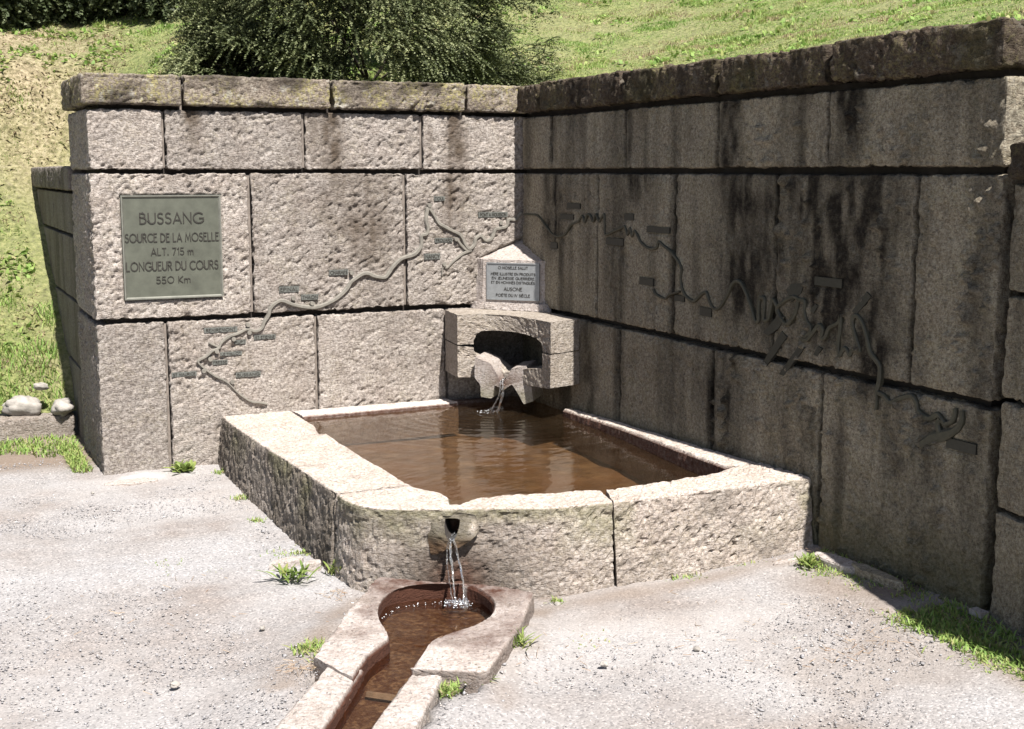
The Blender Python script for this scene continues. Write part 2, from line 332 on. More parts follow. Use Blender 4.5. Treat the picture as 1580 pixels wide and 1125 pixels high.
# ------------------------------------------------------------------ stones
def rough_block(name, parent, mat, u0, u1, o0, o1, z0, z1, cell, xf, seed, amp=.0045, R=.014, ang=None,
                faces=('f', 't', 'l', 'r', 'b'), fn=None, stain=None, tint=1., insets=(), grooves=(), warp=None, rust=None, moss=None, side=1.):
    """box in wall coordinates (u along, o outward (front = o1), z up) -> world by xf"""
    if ang is None: ang = .55+.35*math.sin(seed*1.7)
    nu, no, nz = [max(2, int(round((b-a)/cell))+1) for a, b in ((u0, u1), (o0, o1), (z0, z1))]
    U, O, ZZ = np.linspace(u0, u1, nu), np.linspace(o0, o1, no), np.linspace(z0, z1, nz)
    Vs, Qs, off = [], [], 0
    def add(a, b, fix, order, flip, coarse=False):
        nonlocal off
        A, B = np.meshgrid(a, b, indexing='ij'); C_ = np.full_like(A, fix)
        d = dict(zip(order, (A, B, C_))); Vs.append(np.stack([d['u'], d['o'], d['z']], -1).reshape(-1, 3))
        Qs.append(gridq(len(a), len(b), off, flip)); off += len(a)*len(b)
    add(U, ZZ, o1, 'uzo', True)
    add(U, O, z1, 'uoz', False)
    add(U if 'b' in faces else U[[0, -1]], O if 'b' in faces else O[[0, -1]], z0, 'uoz', True)
    add(O, ZZ, u0, 'ozu', True); add(O, ZZ, u1, 'ozu', False)
    add(U[[0, -1]], ZZ[[0, -1]], o0, 'uzo', False)
    V = np.concatenate(Vs); Q = np.concatenate(Qs)
    lo = np.array([u0+R, o0+R, z0+R]); hi = np.array([u1-R, o1-R, z1-R]); c = np.clip(V, lo, hi)
    d = V-c; L = np.linalg.norm(d, axis=1, keepdims=True); nrm = d/np.maximum(L, 1e-9)
    Rr = R*(1+.0*L); V2 = c+nrm*Rr
    Pw = V2.copy()
    wp = np.stack([V2[:, 0]+seed*3.1, V2[:, 1], V2[:, 2]+seed*1.3], -1)
    h = relief(wp, seed, amp, ang)
    edge = np.minimum.reduce([V[:, 0]-u0, u1-V[:, 0], V[:, 2]-z0, z1-V[:, 2]])
    front = nrm[:, 1] > .9
    side_ = nrm[:, 0] < -.8
    h = np.where(side_, h*side, h)
    h = h - front*.35*amp - (edge < .03)*np.clip(vn(wp*30, seed+11)-.1, 0, 1)*amp*1.8
    if fn is not None: h = h+fn(V2)*front
    for (a, b, c0, c1, dep) in insets:
        m_ = front & (V2[:, 0] > a) & (V2[:, 0] < b) & (V2[:, 2] > c0) & (V2[:, 2] < c1); h = np.where(m_, -dep, h)
    for (a, b, w, dep) in grooves:
        a, b = np.array(a), np.array(b); q_ = V2[:, [0, 2]]; t = np.clip(((q_-a)@(b-a))/((b-a)@(b-a)), 0, 1)
        dist = np.linalg.norm(q_-(a+t[:, None]*(b-a)), axis=1); h = h-front*dep*np.exp(-(dist/w)**2)
    V3 = V2+nrm*h[:, None]
    if warp is not None: V3 = warp(V3)
    Wd = xf(V3)
    if np.linalg.det(np.stack([xf(np.eye(3))[i]-xf(np.zeros((1, 3)))[0] for i in range(3)])) < 0: Q = Q[:, ::-1]
    at = dict(tint=np.full(len(V), tint), stain=stain(V2) if stain else np.zeros(len(V)),
              rust=rust(V2) if rust else np.zeros(len(V)), moss=moss(V2) if moss else np.zeros(len(V)))
    return mesh(name, Wd, Q, mat, parent, at)
xL = lambda V: np.stack([V[:, 0], -V[:, 1], V[:, 2]], -1)              # left wall: u = x, outward = -y
xR = lambda V: np.stack([-V[:, 1], V[:, 0], V[:, 2]], -1)              # right wall: u = y (negative), outward = -x
def Lpt(x, y): p_ = on(x, y, 1, 0); return np.array([p_[0], p_[2]])
def Rpt(x, y): p_ = on(x, y, 0, 0); return np.array([p_[1], p_[2]])

def streaks(lst, base=.0, nz_=.25, seed=0):
    def f(V):
        u, z = V[:, 0], V[:, 2]; q_ = np.stack([u*9, z*.9, 0*u+seed], -1); fine = np.stack([u*40, z*4, 0*u], -1)
        s = base+nz_*np.clip(fbm(q_, 3, 77)*.8+.1, 0, 1)
        wob = .02*vn(np.stack([z*5, u*0, u*0+seed], -1), 3)
        for (uc, w, zt, zb, k) in lst:
            g = np.exp(-np.abs((u-uc+wob)/(w*1.12))**3)*sst(zb-.15, zb+.2, z)*(z < zt)
            s = np.maximum(s, k*g*np.clip(.95+.3*vn(fine, 5)+.4*vn(np.stack([u*24, z*11, 0*u], -1), 6), 0, 1.25))
        return np.clip(s, 0, 1)
    return f

# ---- left wall
PL = dict(x0=-2.422, x1=-1.866, z0=.893, z1=1.478)
plates_L = [('REMIREMONT', 315, 504, 366, 514), ('ST ETIENNE', 392, 516, 425, 524), ('RUPT', 362, 524, 379, 531), ('LE THILLOT', 340, 542, 373, 549.5),
            ('FRESSE', 328, 555, 351, 563), ('ST MAURICE', 265, 573, 303, 582), ('BUSSANG', 364, 573, 402, 582.5), ('EPINAL', 431, 441.5, 461, 451.5),
            ('THAON', 465, 454, 491, 463), ('CHARMES', 508, 416, 537, 425), ('TOUL', 670, 303, 686, 310), ('FROUARD', 671, 367, 698, 374.5),
            ('NANCY', 655, 391, 679, 400.5), ('PONT A MOUSSON', 738, 327, 783, 335.5)]
insL = [(PL['x0'], PL['x1'], PL['z0'], PL['z1'], .018)]
plL = []
for t_, a, b, c_, d_ in plates_L:
    p0, p1 = Lpt(a, d_), Lpt(c_, b); plL.append((t_, p0, p1)); insL.append((p0[0]-.005, p1[0]+.005, p0[1]-.005, p1[1]+.005, .010))
stL = streaks([(-2.02, .05, 1.95, 1.72, .8), (-1.98, .025, 2.1, 1.9, .5), (-1.22, .07, 1.95, 1.5, .75), (-1.05, .17, 1.6, 1.05, .5), (-1.2, .1, 1.62, 1.2, .45), (-.98, .03, 1.6, 1.0, .3), (-.45, .075, 1.95, 1.22, .8), (-.47, .02, 1.95, 1.6, .6),
               (-.62, .02, 1.95, 1.6, .4), (-.3, .03, 1.95, 1.7, .25), (-2.1, .12, 1.62, 1.5, .6), (-1.33, .03, 1.95, 1.65, .45), (-.33, .02, 1.2, .9, .5),
               (-.75, .09, .5, .35, .35), (-.9, .18, .77, .55, .25)], 0, .16)
lw = thing('granite_wall', 'pinkish sunlit wall of large tooled granite blocks carrying the square bronze plaque', 'wall', (-1.3, .4, 0))
XE = -2.572
BAT = lambda V: np.stack([V[:, 0]+np.where(V[:, 0] < -2.2, np.clip((1.0-V[:, 2]), 0, 2)*.055*np.clip((-2.2-V[:, 0])/.35, 0, 1)*-1*-.6, 0), V[:, 1], V[:, 2]], -1)
rows = [(-.16, .766, [XE, -2.197, -1.33, -.505, .25]), (.792, 1.590, [XE, -1.703, -.765, .25]), (1.613, 1.936, [XE, -2.17, -1.38, -.655, .25])]
sd_ = 1
for r, (z0, z1, us) in enumerate(rows):
    for a, b in zip(us[:-1], us[1:]):
        sd_ += 1; gp = .0095
        first = a == XE; depth = .86 if first else .17
        gro = [(Lpt(740, 402), Lpt(806, 370), .011, .03)] if r == 1 and b > 0 else []
        rough_block('stone', lw, G_PINK, a+(0 if first else gp), min(b, .25)-gp, -depth, 0+.004*math.sin(sd_*5), z0, z1, .0078, xL, sd_, .0047+.002*abs(math.sin(sd_*2.9)), .013,
                    stain=(lambda V, b_=.14*abs(math.sin(sd_*4.7)), q=sd_: np.clip(stL(V)+b_*(.6+.8*fbm(V*3.5+q, 3, 9))+.28*np.clip(fbm(V*np.array([2.2, 2.2, 1.6])+q*.01, 3, 39)-.15, 0, 1), 0, 1)), tint=.95+.13*math.sin(sd_*2.3), insets=insL if r != 2 else (), grooves=gro, side=(1.7 if first and r < 2 else 1.), ang=.5+.22*math.sin(sd_*3.1))
us = [XE-.03, -2.065, -1.215, -.375, .12]
for a, b in zip(us[:-1], us[1:]):
    sd_ += 1
    rough_block('coping_stone', lw, G_COPE, a+(.008 if a > -2.5 else 0), b-.008, -.9, .035, 1.958, 2.122+.004*math.sin(sd_), .0085, xL, sd_, .0068, .018, tint=1.1-.15*(sd_ % 2), stain=lambda V: np.clip(.15+.9*fbm(V*np.array([7, 7, 9.]), 3, 12), 0, .8))
V = []
def box_mesh(name, parent, mat, a, b):
    x0, y0, z0 = a; x1, y1, z1 = b
    V = [(x, y, z) for x in (x0, x1) for y in (y0, y1) for z in (z0, z1)]
    Fc = [(0, 1, 3, 2), (4, 6, 7, 5), (0, 4, 5, 1), (2, 3, 7, 6), (0, 2, 6, 4), (1, 5, 7, 3)]
    return mesh(name, V, Fc, mat, parent)
box_mesh('joint_mortar', lw, JOINT_BORE_D, (-2.5, .07, -.2), (.2, .7, 1.97))
for z0, z1, us in rows:
    for u_ in us[1:-1]: box_mesh('pointing', lw, MORTAR, (u_-.016, .012+.01*abs(math.sin(u_*9)), z0+.01), (u_+.0025, .09, z1-.01))
box_mesh('pointing', lw, MORTAR, (-2.075, .03, 1.93), (-2.062, .09, 2.1))

# ---- right wall
plates_R = [(874, 314, 894, 322), (864, 331, 884, 338.5), (849, 374, 859, 383), (963, 330, 977, 340), (934, 368, 961, 378), (997, 350, 1032, 359.5),
            (986, 429, 1007, 440), (1040, 456, 1055, 465), (1079, 475, 1097, 488), (1256, 429, 1298, 442), (1459, 681, 1505, 696)]
polys_R = [[(1176, 562), (1183, 566), (1215, 520), (1207, 511)], [(1203, 577), (1210, 580), (1243, 536), (1234, 532)], [(1256, 547), (1262, 550), (1269, 538), (1263, 534)],
           [(1316, 480), (1322, 486), (1345, 458), (1338, 450)], [(1214, 447), (1222, 438), (1242, 437), (1237, 452), (1222, 466)], [(1251, 479), (1256, 484), (1263, 472), (1259, 469)],
           [(1178, 513), (1186, 518), (1203, 506), (1212, 489), (1200, 488)]]
insR = [];  plR = []
for a, b, c_, d_ in plates_R:
    m0 = Rpt((a+c_)/2, (b+d_)/2); hw = abs(Rpt(c_, b)[0]-Rpt(a, b)[0])/2; hh = (d_-b)/2*(np.linalg.norm(on((a+c_)/2, b, 0, 0)-CAM))/F
    plR.append((m0, hw, hh)); insR.append((m0[0]-hw-.006, m0[0]+hw+.006, m0[1]-hh-.006, m0[1]+hh+.006, .01))
stR = streaks([(-2.24, .085, 1.95, 1.5, 1.), (-3.09, .10, 1.95, 1.6, 1.), (-3.0, .03, 1.95, 1.2, .5), (-.45, .12, 1.6, 1.1, .9), (-.75, .05, 1.6, 1.35, .5), (-1.36, .2, 1.62, 1.42, .9),
               (-1.30, .03, 1.6, .9, .5), (-2.38, .16, 1.62, .85, .88), (-2.62, .12, 1.62, .75, .75), (-3.0, .17, 1.62, .8, .98), (-3.28, .15, 1.62, .65, .9), (-2.78, .05, 1.5, 1.0, .6), (-2.15, .05, .78, .1, .8),
               (-2.3, .11, .78, .1, .75), (-.9, .1, .78, .1, .65), (-1.75, .12, .78, .0, .45), (-2.9, .06, .6, -.1, .7), (-3.6, .1, .7, -.1, .5), (-3.45, .06, 1.6, .2, .45), (-3.85, .07, 1.9, .1, .5),
               (-1.33, .04, 1.95, 1.6, .75), (-.42, .03, 1.95, 1.6, .6), (-1.9, .04, 1.95, 1.7, .3), (-.9, .05, 1.6, .9, .4), (-1.6, .04, 1.6, 1.1, .45), (-2.45, .30, 1.6, .95, .72), (-3.12, .27, 1.6, .92, .95), (-2.82, .2, 1.6, 1.25, .8), (-1.36, .26, 1.6, 1.42, .8), (-2.3, .14, .75, .0, .6), (-2.75, .14, .75, .0, .45), (-.35, .2, .75, .1, .5)], .06, .72, 4)
def stR2(V):
    s = stR(V); low = sst(.55, -.02, V[:, 2])*(.5+.35*vn(np.stack([V[:, 0]*6, V[:, 2]*6, V[:, 0]*0], -1), 61)); return np.clip(np.maximum(s, low), 0, 1)
rw = thing('granite_wall', 'shaded dark streaked granite wall with the winding river relief, running toward the viewer', 'wall', (.2, -2, 0))
YE = -3.925
rows = [(-.16, .755, [-.02, -1.248, -2.155, -2.975, YE]), (.784, 1.589, [-.02, -.985, -1.785, -2.625, -3.497, YE]), (1.618, 1.928, [-.02, -.41, -1.282, -2.142, -2.955, YE])]
for r, (z0, z1, us) in enumerate(rows):
    for b, a in zip(us[:-1], us[1:]):
        sd_ += 1; gp = .0115
        last = a == YE
        fnl = None
        if last or a < -2.9: fnl = lambda V: .06*np.clip(fbm(np.stack([V[:, 0]*46, V[:, 2]*34, V[:, 0]*0], -1), 2, 91)-.72+.45*vn(np.stack([V[:, 0]*6, V[:, 2]*3, V[:, 0]*0], -1), 5), 0, .6)
        rough_block('stone', rw, G_GREY, a+(0 if last else gp), b-gp*(b < -.1), -(.5 if last else .16), .004*math.sin(sd_*3), z0, z1, .0105, xR, sd_, .0046, .015,
                    stain=stR2, tint=.92+.16*math.sin(sd_*1.9)**2, insets=insR if r != 2 else (), fn=fnl, ang=1.1,
                    moss=(lambda V: sst(.35, .0, V[:, 2])*.35) if r == 0 else None)
us = [-.0, -.3, -1.29, -2.185, -2.99, YE-.02]
for b, a in zip(us[:-1], us[1:]):
    sd_ += 1
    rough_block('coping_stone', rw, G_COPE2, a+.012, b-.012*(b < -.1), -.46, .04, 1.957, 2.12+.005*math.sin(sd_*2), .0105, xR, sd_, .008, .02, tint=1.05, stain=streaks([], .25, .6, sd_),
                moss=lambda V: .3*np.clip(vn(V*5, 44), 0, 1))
box_mesh('joint_mortar', rw, JOINT_BORE_D, (.07, -3.86, -.2), (.4, .065, 1.96))

# ---- lower wall beyond, turned toward the viewer
A12 = math.radians(12)
def xW(V):
    d = np.array([-math.sin(A12), -math.cos(A12)]); nn = np.array([-math.cos(A12), math.sin(A12)]); b0 = np.array([.002, -3.968])
    return np.stack([b0[0]-V[:, 0]*-1*d[0]*-1*-1 if False else b0[0]+(-V[:, 0])*d[0]+V[:, 1]*nn[0], b0[1]+(-V[:, 0])*d[1]+V[:, 1]*nn[1], V[:, 2]], -1)
ww = thing('granite_wall', 'lower shaded granite wall at the right edge, behind the wide dark gap', 'wall', (0, -4.5, 0))
for z0, z1 in ((-.16, .392), (.408, .795), (.81, 1.17), (1.188, 1.56)):
    for b, a in ((-.0, -.62), (-.632, -1.11)):
        sd_ += 1
        rough_block('stone', ww, G_GREY, a, b, -.3, .0, z0, z1, .013, xW, sd_, .005, .015, stain=streaks([], .2, .5, sd_), ang=1.1)
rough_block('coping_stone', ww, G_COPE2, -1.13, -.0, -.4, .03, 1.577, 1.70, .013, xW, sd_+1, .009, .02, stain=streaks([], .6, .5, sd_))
box_mesh('joint_filler', ww, JOINT_BORE_D, (.16, -4.05, -.2), (.4, -3.93, 1.5))

# ---- return wall beside the pillar, running back into the slope
xB = lambda V: np.stack([-V[:, 1], V[:, 0], V[:, 2]], -1)
bw = thing('granite_wall', 'low grey retaining wall running back into the grass slope behind the pillar', 'wall', (-2.5, 2, 0))
O_ = 2.562
for z0, z1, us in ((-.2, .388, [.865, 1.9, 3.3]), (.402, .80, [.865, 2.4, 3.3]), (.815, 1.20, [.865, 1.6, 3.3]), (1.217, 1.47, [.865, 2.1, 3.3])):
    for a, b in zip(us[:-1], us[1:]):
        sd_ += 1
        rough_block('stone', bw, G_SIDE, a+.006, b-.006, O_-.22, O_, z0, z1, .02, xB, sd_, .003, .01, stain=streaks([], .15, .5, sd_))
for a, b in ((.865, 1.75), (1.76, 2.55), (2.56, 3.33)):
    sd_ += 1
    rough_block('coping_stone', bw, G_SIDE, a, b, O_-.25, O_+.03, 1.487, 1.632, .016, xB, sd_, .006, .02, stain=streaks([(a+.2, .03, 1.7, 1.4, .6), (a+.5, .04, 1.7, 1.4, .6)], .35, .6, sd_), tint=1.25)

# ------------------------------------------------------------------ lettering: a small stroke alphabet
def arc(cx, cy, rx, ry, a0, a1, n=9):
    return [(cx+rx*math.cos(math.radians(a0+(a1-a0)*i/(n-1))), cy+ry*math.sin(math.radians(a0+(a1-a0)*i/(n-1)))) for i in range(n)]
GL = {
 'A': (.66, [[(0, 0), (.33, 1), (.66, 0)], [(.11, .3), (.55, .3)]]),
 'B': (.5, [[(0, 0), (0, 1), (.2, 1)]+arc(.2, .79, .22, .21, 90, -90)+[(0, .58)], [(.2, .58)]+arc(.22, .29, .28, .29, 90, -90)+[(0, 0)]]),
 'C': (.72, [arc(.45, .5, .45, .5, 48, 312, 15)]),
 'D': (.64, [[(0, 0), (0, 1), (.16, 1)]+arc(.16, .5, .48, .5, 90, -90, 13)+[(0, 0)]]),
 'E': (.42, [[(.42, 1), (0, 1), (0, 0), (.42, 0)], [(0, .6), (.34, .6)]]),
 'F': (.42, [[(.42, 1), (0, 1), (0, 0)], [(0, .55), (.34, .55)]]),
 'G': (.8, [arc(.47, .5, .47, .5, 48, 330, 15)+[(.86, .47), (.52, .47)]]),
 'H': (.58, [[(0, 0), (0, 1)], [(.58, 0), (.58, 1)], [(0, .55), (.58, .55)]]),
 'I': (.04, [[(.02, 0), (.02, 1)]]),
 'J': (.3, [[(.3, 1), (.3, .2)]+arc(.12, .2, .18, .2, 0, -110, 6)]),
 'K': (.52, [[(0, 0), (0, 1)], [(.5, 1), (.02, .45), (.52, 0)]]),
 'L': (.4, [[(0, 1), (0, 0), (.4, 0)]]),
 'M': (.78, [[(0, 0), (.1, 1), (.39, .18), (.68, 1), (.78, 0)]]),
 'N': (.64, [[(0, 0), (0, 1), (.64, 0), (.64, 1)]]),
 'O': (.94, [arc(.47, .5, .47, .5, 90, 450, 20)]),
 'P': (.46, [[(0, 0), (0, 1), (.2, 1)]+arc(.2, .74, .26, .26, 90, -90)+[(0, .48)]]),
 'Q': (.94, [arc(.47, .5, .47, .5, 90, 450, 20), [(.55, .25), (.9, -.05)]]),
 'R': (.5, [[(0, 0), (0, 1), (.2, 1)]+arc(.2, .76, .25, .24, 90, -90)+[(0, .52)], [(.2, .52), (.5, 0)]]),
 'S': (.46, [arc(.24, .76, .21, .24, 40, 250, 9)[:-1]+arc(.22, .27, .24, .27, 80, -150, 10)]),
 'T': (.52, [[(0, 1), (.52, 1)], [(.26, 1), (.26, 0)]]),
 'U': (.58, [[(0, 1), (0, .28)]+arc(.29, .28, .29, .28, 180, 360, 9)+[(.58, 1)]]),
 'V': (.62, [[(0, 1), (.31, 0), (.62, 1)]]), 'X': (.6, [[(0, 0), (.6, 1)], [(0, 1), (.6, 0)]]), 'Y': (.6, [[(0, 1), (.3, .5), (.6, 1)], [(.3, .5), (.3, 0)]]),
 'm': (.66, [[(0, 0), (0, .62)], [(0, .45)]+arc(.165, .45, .165, .17, 180, 0, 7)+[(.33, 0)], [(.33, .45)]+arc(.495, .45, .165, .17, 180, 0, 7)+[(.66, 0)]]),
 '7': (.46, [[(0, 1), (.46, 1), (.14, 0)]]), '1': (.2, [[(0, .8), (.18, 1), (.18, 0)]]),
 '5': (.46, [[(.42, 1), (.06, 1), (.03, .57)]+arc(.2, .3, .26, .3, 110, -140, 10)]), '0': (.76, [arc(.38, .5, .38, .5, 90, 450, 18)]),
 '.': (.08, [[(.0, .05), (.09, .05)]]), "'": (.06, [[(.03, 1), (.0, .78)]]),
}
ACC = {'È': ('E', [(.1, 1.3), (.26, 1.12)]), 'É': ('E', [(.14, 1.12), (.3, 1.3)]), 'Ë': ('E', [(.1, 1.2), (.3, 1.2)])}
def text_w(t, sp):
    w = 0
    for ch in t: w += .38 if ch == ' ' else GL[ACC[ch][0] if ch in ACC else ch][0]+sp
    return w-sp
def lettering(name, parent, mat, lines, ctr, ex, en, thick=.12, dep=.002, sp=.2, split=False):
    """lines: (text, dx, dy_of_baseline, cap height, target width or None); ex = along, en = out of the face"""
    ez = np.array([0, 0, 1.]); V, Fc = [], []; k = 0
    for t, dx, dy, h, tw in lines:
        s_ = sp; w = text_w(t, s_)
        sx = (tw/(w*h)) if tw else 1.
        x = dx-w*h*sx/2
        for ch in t:
            if ch == ' ': x += .38*h*sx; continue
            g = GL[ACC[ch][0]] if ch in ACC else GL[ch]; pls = list(g[1])+([ACC[ch][1]] if ch in ACC else [])
            for pl in pls:
                pl = np.array(pl, float)*[h*sx, h]+[x, dy]; d = np.gradient(pl, axis=0) if len(pl) > 2 else np.repeat(pl[1:]-pl[:1], 2, 0)
                seg = np.diff(pl, axis=0); seg /= np.maximum(np.linalg.norm(seg, axis=1, keepdims=True), 1e-9)
                nb = len(V); k += 1; hh = dep*(1+.06*(k % 5))
                for i in range(len(pl)):
                    a = seg[max(i-1, 0)]; b = seg[min(i, len(seg)-1)]; na = np.array([-a[1], a[0]]); nb_ = np.array([-b[1], b[0]]); mi = na+nb_
                    mi /= max(np.linalg.norm(mi), .2); mi = mi/max(mi@na, .45)*h*thick/2
                    ext = (-a if i == 0 else (b if i == len(pl)-1 else 0*a))*h*thick*.3
                    for sgn in (1, -1):
                        q_ = pl[i]+mi*sgn+ext
                        for e in (0, hh): V.append(ctr+ex*q_[0]+ez*q_[1]+en*e)
                for i in range(len(pl)-1):
                    o = nb+i*4; Fc += [(o+1, o+5, o+7, o+3), (o, o+4, o+5, o+1), (o+3, o+7, o+6, o+2)]
                Fc += [(nb, nb+1, nb+3, nb+2), (nb+len(pl)*4-4, nb+len(pl)*4-2, nb+len(pl)*4-1, nb+len(pl)*4-3)]
            x += (g[0]+s_)*h*sx
            if split: mesh('letter', V, Fc, mat, parent); V, Fc = [], []
    if split: return
    o = mesh(name, V, Fc, mat, parent); o['kind'] = 'stuff'; return o

# ------------------------------------------------------------------ bronze plaque
pq = thing('plaque', 'large square bronze plaque reading BUSSANG source de la Moselle on the sunlit wall', 'plaque', (-2.14, 0, .89))
x0, x1, z0, z1 = PL['x0']+.006, PL['x1']-.006, PL['z0']+.006, PL['z1']-.006
box_mesh('plate', pq, BRONZE, (x0, -.001, z0), (x1, .02, z1))
def frame(parent, mat, x0, x1, z0, z1, w, yf, yb):
    V, Fc = [], []
    for (i, j) in ((0, 0), (w*.5, 1), (w, 0)):
        for (x, z) in ((x0+i, z0+i), (x1-i, z0+i), (x1-i, z1-i), (x0+i, z1-i)): V.append((x, yf if j or i == 0 else yb, z))
    for r in range(2):
        for k in range(4): a = r*4+k; b = r*4+(k+1) % 4; Fc.append((a, b, b+4, a+4))
    return mesh('frame', V, Fc, mat, parent)
frame(pq, BRONZE_L, x0, x1, z0, z1, .014, -.009, -.0005)
def px2(x, y): p_ = Lpt(x, y); return p_
cxp = (x0+x1)/2; zc = (z0+z1)/2; s5 = 190/1125.
def tl(t, xa, xb, yt, yb_):
    a, b, c_ = Lpt(170+xa*s5, 290+yb_*s5), Lpt(170+xb*s5, 290+yb_*s5), Lpt(170+(xa+xb)/2*s5, 290+yt*s5)
    mid = Lpt(170+(xa+xb)/2*s5, 290+yb_*s5)
    return (t, (a[0]+b[0])/2-cxp, mid[1]-zc, c_[1]-mid[1], b[0]-a[0])
lettering('lettering', pq, BRONZE_D, [tl('BUSSANG', 272, 845, 228, 322), tl('SOURCE DE LA MOSELLE', 138, 990, 415, 488), tl('ALT. 715 m', 375, 757, 548, 610),
          tl('LONGUEUR DU COURS', 150, 985, 672, 748), tl('550 Km', 425, 730, 808, 866)], np.array([cxp, -.001, zc]), np.array([1., 0, 0]), np.array([0, -1., 0]), .115, .0035, split=True)

# ------------------------------------------------------------------ river relief
def ribbon(name, parent, mat, pts, width, xf2, proud=.012, back=-.012, n=5, taper=True):
    c = catmull(pts, n); c = c[np.concatenate([[True], np.linalg.norm(np.diff(c, axis=0), axis=1) > 1e-5])]
    t = np.gradient(c, axis=0); t /= np.linalg.norm(t, axis=1, keepdims=True); nn = np.stack([-t[:, 1], t[:, 0]], -1)
    w = np.broadcast_to(width, len(c)) if np.ndim(width) == 0 else np.interp(np.linspace(0, 1, len(c)), np.linspace(0, 1, len(width)), width)
    w = w*(1+.12*vn(np.stack([np.arange(len(c))*.35, np.zeros(len(c)), np.zeros(len(c))], -1), 8))
    prof = [(-1, back), (-.95, proud*.55), (-.55, proud), (.55, proud), (.95, proud*.55), (1, back)]
    V = []
    for i in range(len(c)):
        for s_, o in prof: q_ = c[i]+nn[i]*s_*w[i]/2; V.append((q_[0], o, q_[1]))
    V = np.array(V); k = len(prof); Q = gridq(len(c), k)
    caps = [tuple(range(k)), tuple(reversed(range(len(V)-k, len(V))))]
    o = mesh(name, xf2(V), [tuple(q_) for q_ in Q]+caps, mat, parent)
    for p_ in o.data.polygons: p_.use_smooth = False
    return o
def disc(name, parent, mat, c, r, xf2, proud=.014):
    V = [(c[0]+r*math.cos(a), o, c[1]+r*math.sin(a)) for o in (-.01, proud) for a in np.linspace(0, 2*math.pi, 13)[:-1]]
    Fc = [tuple(range(12, 24))]+[(i, (i+1) % 12, 12+(i+1) % 12, 12+i) for i in range(12)]
    return mesh(name, xf2(np.array(V)), Fc, mat, parent)
rl = thing('river_map', 'pale raised river course with town name plates across the sunlit wall', 'river map', (-1.2, 0, .8))
main = [(412, 623), (399, 621), (386, 619), (368, 607), (354, 593), (346, 587), (328, 578), (307, 561), (307, 556), (319, 549), (328, 541), (337, 537), (342, 528), (354, 519), (368, 514), (381, 508), (394, 511), (404, 506), (408, 496),
        (414, 487), (417, 476), (426, 467), (436, 464), (452, 470), (474, 474), (492, 473), (517, 462), (534, 447), (541, 436), (548, 430), (559, 423), (568, 422), (577, 426), (593, 428), (600, 421), (607, 411), (620, 399), (638, 393),
        (647, 384), (650, 376), (650, 364), (658, 361), (660, 352), (657, 340), (659, 325), (662, 322), (669, 332), (676, 344), (684, 349), (697, 356), (709, 362), (714, 370), (718, 378), (724, 384), (731, 378), (734, 368), (741, 364), (749, 371), (757, 369), (761, 362),
        (764, 354), (772, 352), (781, 349), (785, 339), (796, 339), (800, 333), (803.5, 328)]
ribbon('river_band', rl, RIVER, [Lpt(*p_) for p_ in main], [.010, .013, .018, .022, .024, .024, .022, .022, .021, .021], xL, .014)
ribbon('river_branch', rl, RIVER, [Lpt(*p_) for p_ in [(727, 386), (713, 392), (700, 402), (689, 413), (683, 412), (681, 425)]], [.02, .018, .012, .008], xL, .012)
ribbon('river_branch', rl, RIVER, [Lpt(*p_) for p_ in [(706, 371), (712, 379), (721, 387), (727, 387)]], .018, xL, .011)
ribbon('river_branch', rl, RIVER, [Lpt(*p_) for p_ in [(340, 537), (331, 533), (322, 529)]], .011, xL, .01)
for q_ in [(382, 501), (384, 513), (360, 523), (334, 542), (324, 554), (314, 572), (358, 589), (452, 460), (542, 421), (481, 468), (662, 317), (703, 369), (685, 408), (772, 344)]:
    disc('town_marker', rl, RIVER, Lpt(*q_), .0125, xL, .017)
for t_, a, b in plL:
    o = box_mesh('name_plate', rl, PLATE, (a[0], -.0035, a[1]), (b[0], .012, b[1])); w_, h_ = b[0]-a[0], b[1]-a[1]
    lt = lettering('lettering', rl, BRONZE_D, [(t_, 0, -h_*.3, h_*.6, w_*.88)], np.array([(a[0]+b[0])/2, -.0035, (a[1]+b[1])/2]), np.array([1., 0, 0]), np.array([0, -1., 0]), .17, .0015, .22)
    lt.parent = o; lt.location = (0, 0, 0); o['label'] = 'small grey name plate reading '+t_
rr = thing('river_map', 'dark green winding river relief with blank dark plates on the shaded wall', 'river map', (0, -2, .9))
